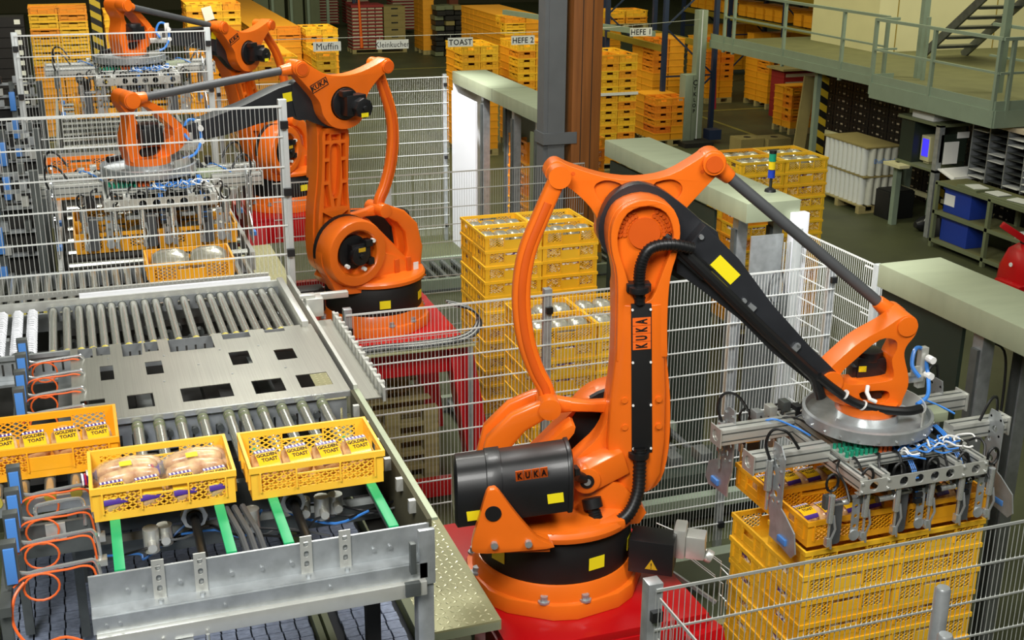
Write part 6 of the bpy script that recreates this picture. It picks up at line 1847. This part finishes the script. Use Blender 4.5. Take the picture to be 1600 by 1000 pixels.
for k in range(10):
    b = MB(); z = .2*k; b.box((16.75, 24.4, z), (17.15, 25.0, z+.195)); b.box((16.85, 24.395, z+.07), (16.95, 24.4, z+.12), 1); b.box((17.02, 24.395, z+.05), (17.08, 24.4, z+.09), 1)
    tag(b.obj('red_crate', [M['redcrate'], M['tray']], smooth=0), 'red crate, %s from the floor in the pile beside the striped column' % ORD[k].replace('top', 'first'), 'crate', 'red crates')
# leaning board
b = MB(); b.bar((13.42, 20.95, .0), (13.72, 21.15, 1.95), .26, .03, up=(0, 1, 0)); tag(b.obj('leaning_board', M['card'], smooth=0), 'brown board leaning against the striped column', 'board')

# ------------------------------------------------------------------ platform with railings, striped columns, stairs
PZ = 2.30
t = thing('platform', 'grey green steel platform with railings at the upper right', 'platform', (15, 19.5, 0))
b = MB(); b.box((13.34, 18.0, PZ-.02), (24, 24.6, PZ)); b.box((12.9, 14.9, PZ-.02), (24, 18.0, PZ)); each(b, 'deck_plate', M['deck'], t, world=True, smooth=0)
for (p, q, h) in (((13.34, 18.6), (13.34, 24.6), .16), ((12.9, 14.9), (12.9, 18.0), .26), ((12.9, 14.9), (14.2, 14.9), .26), ((12.9, 18.0), (13.34, 18.0), .2), ((14.2, 14.4), (22, 14.4), .16)):
    b = MB(); b.bar((p[0], p[1], PZ-h/2), (q[0], q[1], PZ-h/2), .05, h); b.obj('edge_beam', M['railgreen'], t, world=True, smooth=0)
    b = MB(); b.bar((p[0], p[1], PZ+.07), (q[0], q[1], PZ+.07), .012, .14); b.obj('toe_board', M['railgreen'], t, world=True, smooth=0)
def railing(pts, posts):
    for a, c in zip(pts, pts[1:]):
        for z, r_ in ((PZ+1.05, .03), (PZ+.55, .02)):
            b = MB(); b.bar((a[0], a[1], z), (c[0], c[1], z), r_*2, r_*1.6); b.obj('rail', M['railgreen'], t, world=True, smooth=0)
    for x, y in posts:
        b = MB(); b.box((x-.028, y-.028, PZ-.2), (x+.028, y+.028, PZ+1.07)); b.obj('rail_post', M['railgreen'], t, world=True, smooth=0)
railing([(13.34, 24.0), (13.34, 18.3)], [(13.34, 24.0), (13.34, 23.6), (13.34, 21.6), (13.34, 19.6), (13.34, 18.3)])
railing([(13.34, 18.0), (12.9, 18.0), (12.9, 14.9), (13.35, 14.9)], [(12.9, 18.0), (12.9, 16.45), (12.9, 14.95), (13.9, 17.95), (13.1, 14.9)])
railing([(14.3, 16.8), (14.3, 15.2)], [(14.3, 15.2)])
for x, y in ((14.0, 18.2), (14.2, 16.4), (14.3, 15.3)):
    b = MB(); b.box((x-.06, y-.05, 0), (x+.06, y+.05, 6.5)); b.obj('tall_post', M['railgreen'], t, world=True, smooth=0)
for k, (x, y) in enumerate(((13.55, 20.6), (13.75, 17.15))):
    b = MB(); b.box((x-.05, y-.05, 0), (x+.05, y+.05, PZ-.02)); c = b.obj('support_column', M['railgreen'], t, world=True, smooth=0)
    b = MB(); b.box((x+.05, y-.05, 0), (x+.22, y-.03, PZ-.02)); b.obj('hazard_strip', M['hazard'], c, world=True, smooth=0)
for z in (.35, .95):
    b = MB(); b.bar((13.8, 20.6, z), (14.0, 15.9, z), .07, .07); b.obj('cross_pipe', M['cream'], t, world=True, smooth=0)
st = thing('stairs', 'open steel stairs rising toward the viewer on the platform', 'stairs', (16.6, 19.5, PZ))
for k in range(9):
    b = MB(); b.box((16.0, 20.3-.27*k, PZ+.2+.21*k), (16.95, 20.55-.27*k, PZ+.25+.21*k)); b.obj('tread', M['steeldk'], st, world=True, smooth=0)
for x in (15.97, 16.98):
    b = MB(); b.bar((x, 20.75, PZ+.0), (x, 18.0, PZ+2.14), .05, .16); b.obj('stringer', M['steeldk'], st, world=True, smooth=0)
b = MB(); b.box((15.5, 21.6, PZ), (26, 21.8, 7)); b.box((15.5, 21.8, PZ), (15.7, 24, 7)); structure('wall_cream', b, M['cream'], 'cream panel wall behind the stairs on the platform', smooth=0)
for x in (15.95, 18.4, 19.6):
    b = MB(); b.box((x-.01, 21.59, PZ), (x+.01, 21.6, 7)); structure('trim_3', b, M['beamy'], 'joint between two cream wall panels', smooth=0)
b = MB(); b.box((17.4, 17.2, PZ+.2), (18.6, 17.9, PZ+.95)); o = tag(b.obj('grey_cabinet', M['column'], bevel=.01), 'grey machine cabinet on the platform at the right edge', 'cabinet')
b = MB(); b.box((17.5, 17.3, PZ), (18.5, 17.8, PZ+.2)); b.obj('plinth', M['dark'], o, smooth=0)

# ------------------------------------------------------------------ wall of black crates under the platform
BC = MB()
BC.box((-.2, -.29, 0), (.2, .29, .145)); BC.box((-.21, -.295, .118), (.21, .295, .15))
for y in (-.2, -.07, .07, .2): BC.box((-.207, y-.006, .0), (-.2, y+.006, .118))
BC.box((-.2025, -.05, .045), (-.2, .03, .075), 1); BC.box((-.2025, .14, .05), (-.2, .17, .075), 1); BC.box((-.2025, -.16, .03), (-.2, -.135, .05), 1)
bcm = BC.mesh('black_crate', [M['blackcrate'], M['tray']], smooth=0)
for j in range(15):
    for k in range(14):
        o = bpy.data.objects.new('black_crate', bcm); C.objects.link(o)
        o.location = (14.75+.003*random.uniform(-1, 1), 13.3+.605*j, .001+.151*k)
        tag(o, 'black crate, row %s from floor, column %s from right, under platform' % (ORD[k].replace('top', 'first'), ORD[j].replace('top', 'first')), 'crate', 'black crates under the platform')

# ------------------------------------------------------------------ film pallet, case, bag, work station
pallet(13.25, 18.62, .8, 1.4, 'wooden pallet under the wrapped film rolls', 0, along='y')
for k in range(2):
    t = thing('film_block', 'shrink wrapped block of film rolls on the pallet, %s one' % ('lower', 'upper')[k], 'film rolls', (13.27, 18.62, .146+.52*k))
    b = MB(); b.box((-.26, -.62, .0), (.34, .62, .49)); b.obj('wrapped_core', M['wrap'], t, bevel=.02)
    for i in range(9):
        b = MB(); y = -.56+.14*i; b.cyl((-.30, y, .0), (-.30, y, .485), .066, 14); rl = b.obj('film_roll', M['rollw'], t)
    for i in range(4):
        b = MB(); x = -.2+.15*i; b.cyl((x, -.64, .0), (x, -.64, .485), .062, 12); b.obj('film_roll', M['wrap'], t)
    b = MB(); b.box((-.37, -.70, .49), (.35, .66, .515)); b.obj('card_sheet', M['card'], t, smooth=0)
    if k: put_text('DuoStretch', .12, M['bluehose'], t, (.02, -.708, .26), (1, 0, 0), (0, 0, 1), .0005, 1., .8)
b = MB(); b.box((13.08, 17.40, 0), (13.6, 17.80, .48)); b.box((13.1, 17.42, .48), (13.58, 17.78, .50)); c = b.obj('black_case', M['blackmatt'], bevel=.015); tag(c, 'black case on the floor beside the wrapped film pallet', 'case')
b = MB(); rs = [ring((13.05+.12*i, 16.6, .12), (.0, .12*s_, 0), (0, 0, .13*s_), 2.5, 12) for i, s_ in enumerate((.4, .9, 1.1, 1.0, .8, .4))]; b.loft(rs); bg_ = b.obj('bag', M['black']); tag(bg_, 'black sports bag lying on the floor by the desk', 'bag')
b = MB(); b.tube([(13.15, 16.5, .2), (13.2, 16.48, .34), (13.45, 16.48, .34), (13.5, 16.5, .2)], .012, 6); b.obj('strap', M['zinc'], bg_)
b = MB(); rs = [ring((13.0, 15.95, .05+.07*i), (.09*s_, 0, 0), (0, .12*s_, 0), 2.5, 12) for i, s_ in enumerate((.8, 1, 1, .9, .6, .3))]; b.loft(rs); tag(b.obj('dark_bag', M['blackmatt']), 'small dark bag on the floor at the foot of the desk', 'bag')
t = thing('work_station', 'steel standing desk with monitor cabinet under the platform', 'desk', (13.2, 16.7, 0))
for x, y in ((13.0, 17.15), (13.05, 16.25)):
    b = MB(); b.box((x-.05, y-.05, 0), (x+.05, y+.05, 1.85 if y < 16.5 else 1.08)); b.obj('leg', M['railgreen' if y > 16.5 else 'steel'], t, world=True, smooth=0)
b = MB(); b.box((13.0, 16.2, 1.08), (13.75, 17.25, 1.12)); b.obj('desk_top', M['greypanel'], t, world=True, smooth=0)
b = MB(); b.box((13.05, 16.9, 1.12), (13.6, 17.25, 1.80)); b.box((13.55, 16.25, 1.12), (13.6, 16.9, 1.80)); each(b, 'cabinet_wall', M['greenpanel'], t, world=True, smooth=0)
b = MB(); b.box((13.0, 16.2, 1.82), (13.7, 17.3, 1.87)); b.obj('cabinet_roof', M['greypanel'], t, world=True, smooth=0)
b = MB(); b.box((13.05, 16.20, 1.25), (13.55, 16.215, 1.70)); pn = b.obj('notice_panel', M['greenpanel'], t, world=True, smooth=0)
b = MB(); b.box((13.12, 16.19, 1.22), (13.40, 16.199, 1.58)); b.obj('notice', M['white'], t, world=True, smooth=0)
b = MB(); b.box((13.35, 16.19, 1.63), (13.58, 16.199, 1.73)); b.obj('label', M['white'], t, world=True, smooth=0)
b = MB(); b.box((13.2, 16.65, 1.16), (13.5, 16.88, 1.58)); mo = tag(b.obj('monitor', M['cream'], bevel=.01), 'old cream monitor with a blue screen inside the desk cabinet', 'monitor')
b = MB(); b.box((13.193, 16.68, 1.24), (13.2, 16.84, 1.53)); b.obj('screen', M['screen'], mo, smooth=0)
b = MB(); b.box((13.25, 16.7, 1.12), (13.45, 16.84, 1.16)); b.obj('stand', M['cream'], mo, smooth=0)
b = MB(); b.box((13.05, 16.45, 1.87), (13.55, 17.0, 1.99)); tag(b.obj('printer', M['sign'], bevel=.01), 'flat pale printer on the roof of the desk cabinet', 'printer')
b = MB(); b.box((12.8, 16.85, 1.06), (13.3, 17.3, 1.08)); b.box((12.8, 16.85, 1.03), (13.0, 17.3, 1.06)); b.obj('keyboard_shelf', M['cream'], t, world=True, smooth=0)
b = MB(); b.cbox((13.35, 15.98, 1.12), (.55, .34, .02), rot=Matrix.Rotation(R(14), 3, 'X')); b.cbox((13.35, 16.0, 1.10), (.62, .40, .02), rot=Matrix.Rotation(R(14), 3, 'X')); each(b, 'paper_board', M['white'], t, world=True, smooth=0)
# shelf unit
t = thing('shelf_unit', 'dull steel shelf unit with two shelves under the pigeonholes', 'shelf', (13.0, 14.3, 0))
for y in (15.78, 14.55, 13.3, 12.2):
    for x in (12.75, 13.3):
        b = MB(); b.box((x-.03, y-.03, 0), (x+.03, y+.03, 1.05)); b.obj('upright', M['greypanel'], t, world=True, smooth=0)
for z in (.12, .58, 1.05):
    b = MB(); b.box((12.74, 12.17, z-.015), (13.32, 15.8, z+.01)); sh = b.obj('shelf_board', M['deck'], t, world=True, smooth=0)
    b = MB(); b.box((12.72, 12.17, z-.035), (12.74, 15.8, z+.02)); b.obj('shelf_lip', M['greypanel'], sh, world=True, smooth=0)
for z, nm in ((.132, 'lower'), (.592, 'upper')):
    b = MB(); b.box((12.82, 15.05, z), (13.26, 15.68, z+.40)); bb = tag(b.obj('blue_bin', M['bluebin'], bevel=.01), 'blue plastic bin on the %s board of the shelf unit' % nm, 'bin')
    b = MB(); b.box((12.80, 15.03, z+.36), (12.82, 15.70, z+.40)); b.obj('rim', M['bluebin'], bb, smooth=0)
    if nm == 'upper':
        b = MB(); b.box((12.812, 15.42, z+.12), (12.82, 15.66, z+.30)); b.obj('paper_label', M['white'], bb, smooth=0)
b = MB(); b.box((12.82, 13.55, .132), (13.2, 14.05, .40)); tag(b.obj('carton', M['card'], smooth=0), 'open brown carton on the lower board of the shelf unit', 'box')
b = MB(); b.cyl((12.78, 13.8, .22), (12.72, 13.8, .22), .07, 14); b.cyl((12.72, 13.8, .22), (12.70, 13.8, .22), .04, 14); tag(b.obj('paper_roll', M['cream']), 'cream paper roll in front of the carton on the shelf', 'roll')
b = MB(); b.box((12.78, 13.4, .592), (13.2, 14.0, .68)); tag(b.obj('paper_stack', M['white'], bevel=.01), 'heap of white paper on the middle board of the shelf unit', 'paper')
b = MB(); b.box((12.76, 14.9, 1.061), (13.1, 15.35, 1.10)); b.box((12.76, 12.3, 1.061), (13.1, 14.8, 1.09)); each(b, 'top_tray', M['greypanel'], t, world=True, smooth=0)
for k in range(6):
    b = MB(); y = 15.1-.48*k; b.cbox((12.93, y, 1.105), (.24, .30, .012), rot=Matrix.Rotation(.2*(k % 3-1), 3, 'Z')); tag(b.obj('paper_sheet', M['sign'], smooth=0), 'pale paper sheet on the shelf unit top, %s from the left' % ORD[k].replace('top', 'first'), 'paper', 'papers on the shelf unit')
t = thing('pigeonhole_unit', 'grey pigeonhole rack with paper compartments above the shelf unit', 'shelf', (13.5, 14.0, 1.06))
for k in range(10):
    b = MB(); y = 15.85-.40*k; b.box((13.35, y-.008, 1.06), (13.65, y+.008, 1.95)); b.obj('divider', M['steel'], t, world=True, smooth=0)
for k in range(9):
    for z in range(8):
        zz = 1.10+.105*z
        b = MB(); y0 = 15.85-.40*k; b.box((13.36, y0-.39, zz), (13.64, y0-.01, zz+.006)); sb = b.obj('compartment_shelf', M['steeldk'], t, world=True, smooth=0)
        if (k*5+z*3) % 7 in (0, 3) or k == 3:
            b = MB(); b.box((13.33, y0-.36, zz+.007), (13.62, y0-.04, zz+.022)); b.obj('paper', M['sign'], sb, world=True, smooth=0)
b = MB(); b.box((13.33, 12.2, 1.95), (13.66, 15.86, 2.02)); b.obj('top_strip', M['tray'], t, world=True, smooth=0)
b = MB(); b.box((13.65, 12.2, 1.06), (13.67, 15.86, 1.95)); b.obj('back_panel', M['dark'], t, world=True, smooth=0)
# red lift truck
t = thing('pallet_truck', 'red electric pallet truck cut by the right edge of the frame', 'pallet truck', (11.95, 12.75, 0))
b = MB(); b.loft([ring((.15, 0, z), (hx, 0, 0), (0, hy, 0), 5, 16) for z, hx, hy in ((.12, .36, .40), (.25, .40, .42), (.55, .38, .40), (.78, .30, .34), (.86, .20, .25))]); bd = b.obj('body', M['red'], t, smooth=50)
b = MB(); b.box((-.34, -.25, .10), (-.20, .25, .40)); b.obj('front_cover', M['red'], t, bevel=.05)
b = MB(); b.bar((.1, .1, .86), (-.28, .30, 1.12), .09, .09); b.obj('tiller', M['red'], t, bevel=.02)
b = MB(); b.box((-.02, -.2, .86), (.3, .2, .90)); b.obj('top_cover', M['black'], t, bevel=.01)
for y in (-.28, .28):
    b = MB(); b.cyl((.1, y-.04, .10), (.1, y+.04, .10), .10, 16); b.obj('wheel', M['black'], t)
b = MB(); b.cyl((-.25, .05, .62), (-.262, .05, .62), .03, 12); b.obj('white_button', M['white'], t)

# everything past the counted crates
o = STUFF.obj('store_crates', M['crate_o'], smooth=0)
tag(o, 'mass of orange crates stacked in the rear of the store', 'crates', kind='stuff')
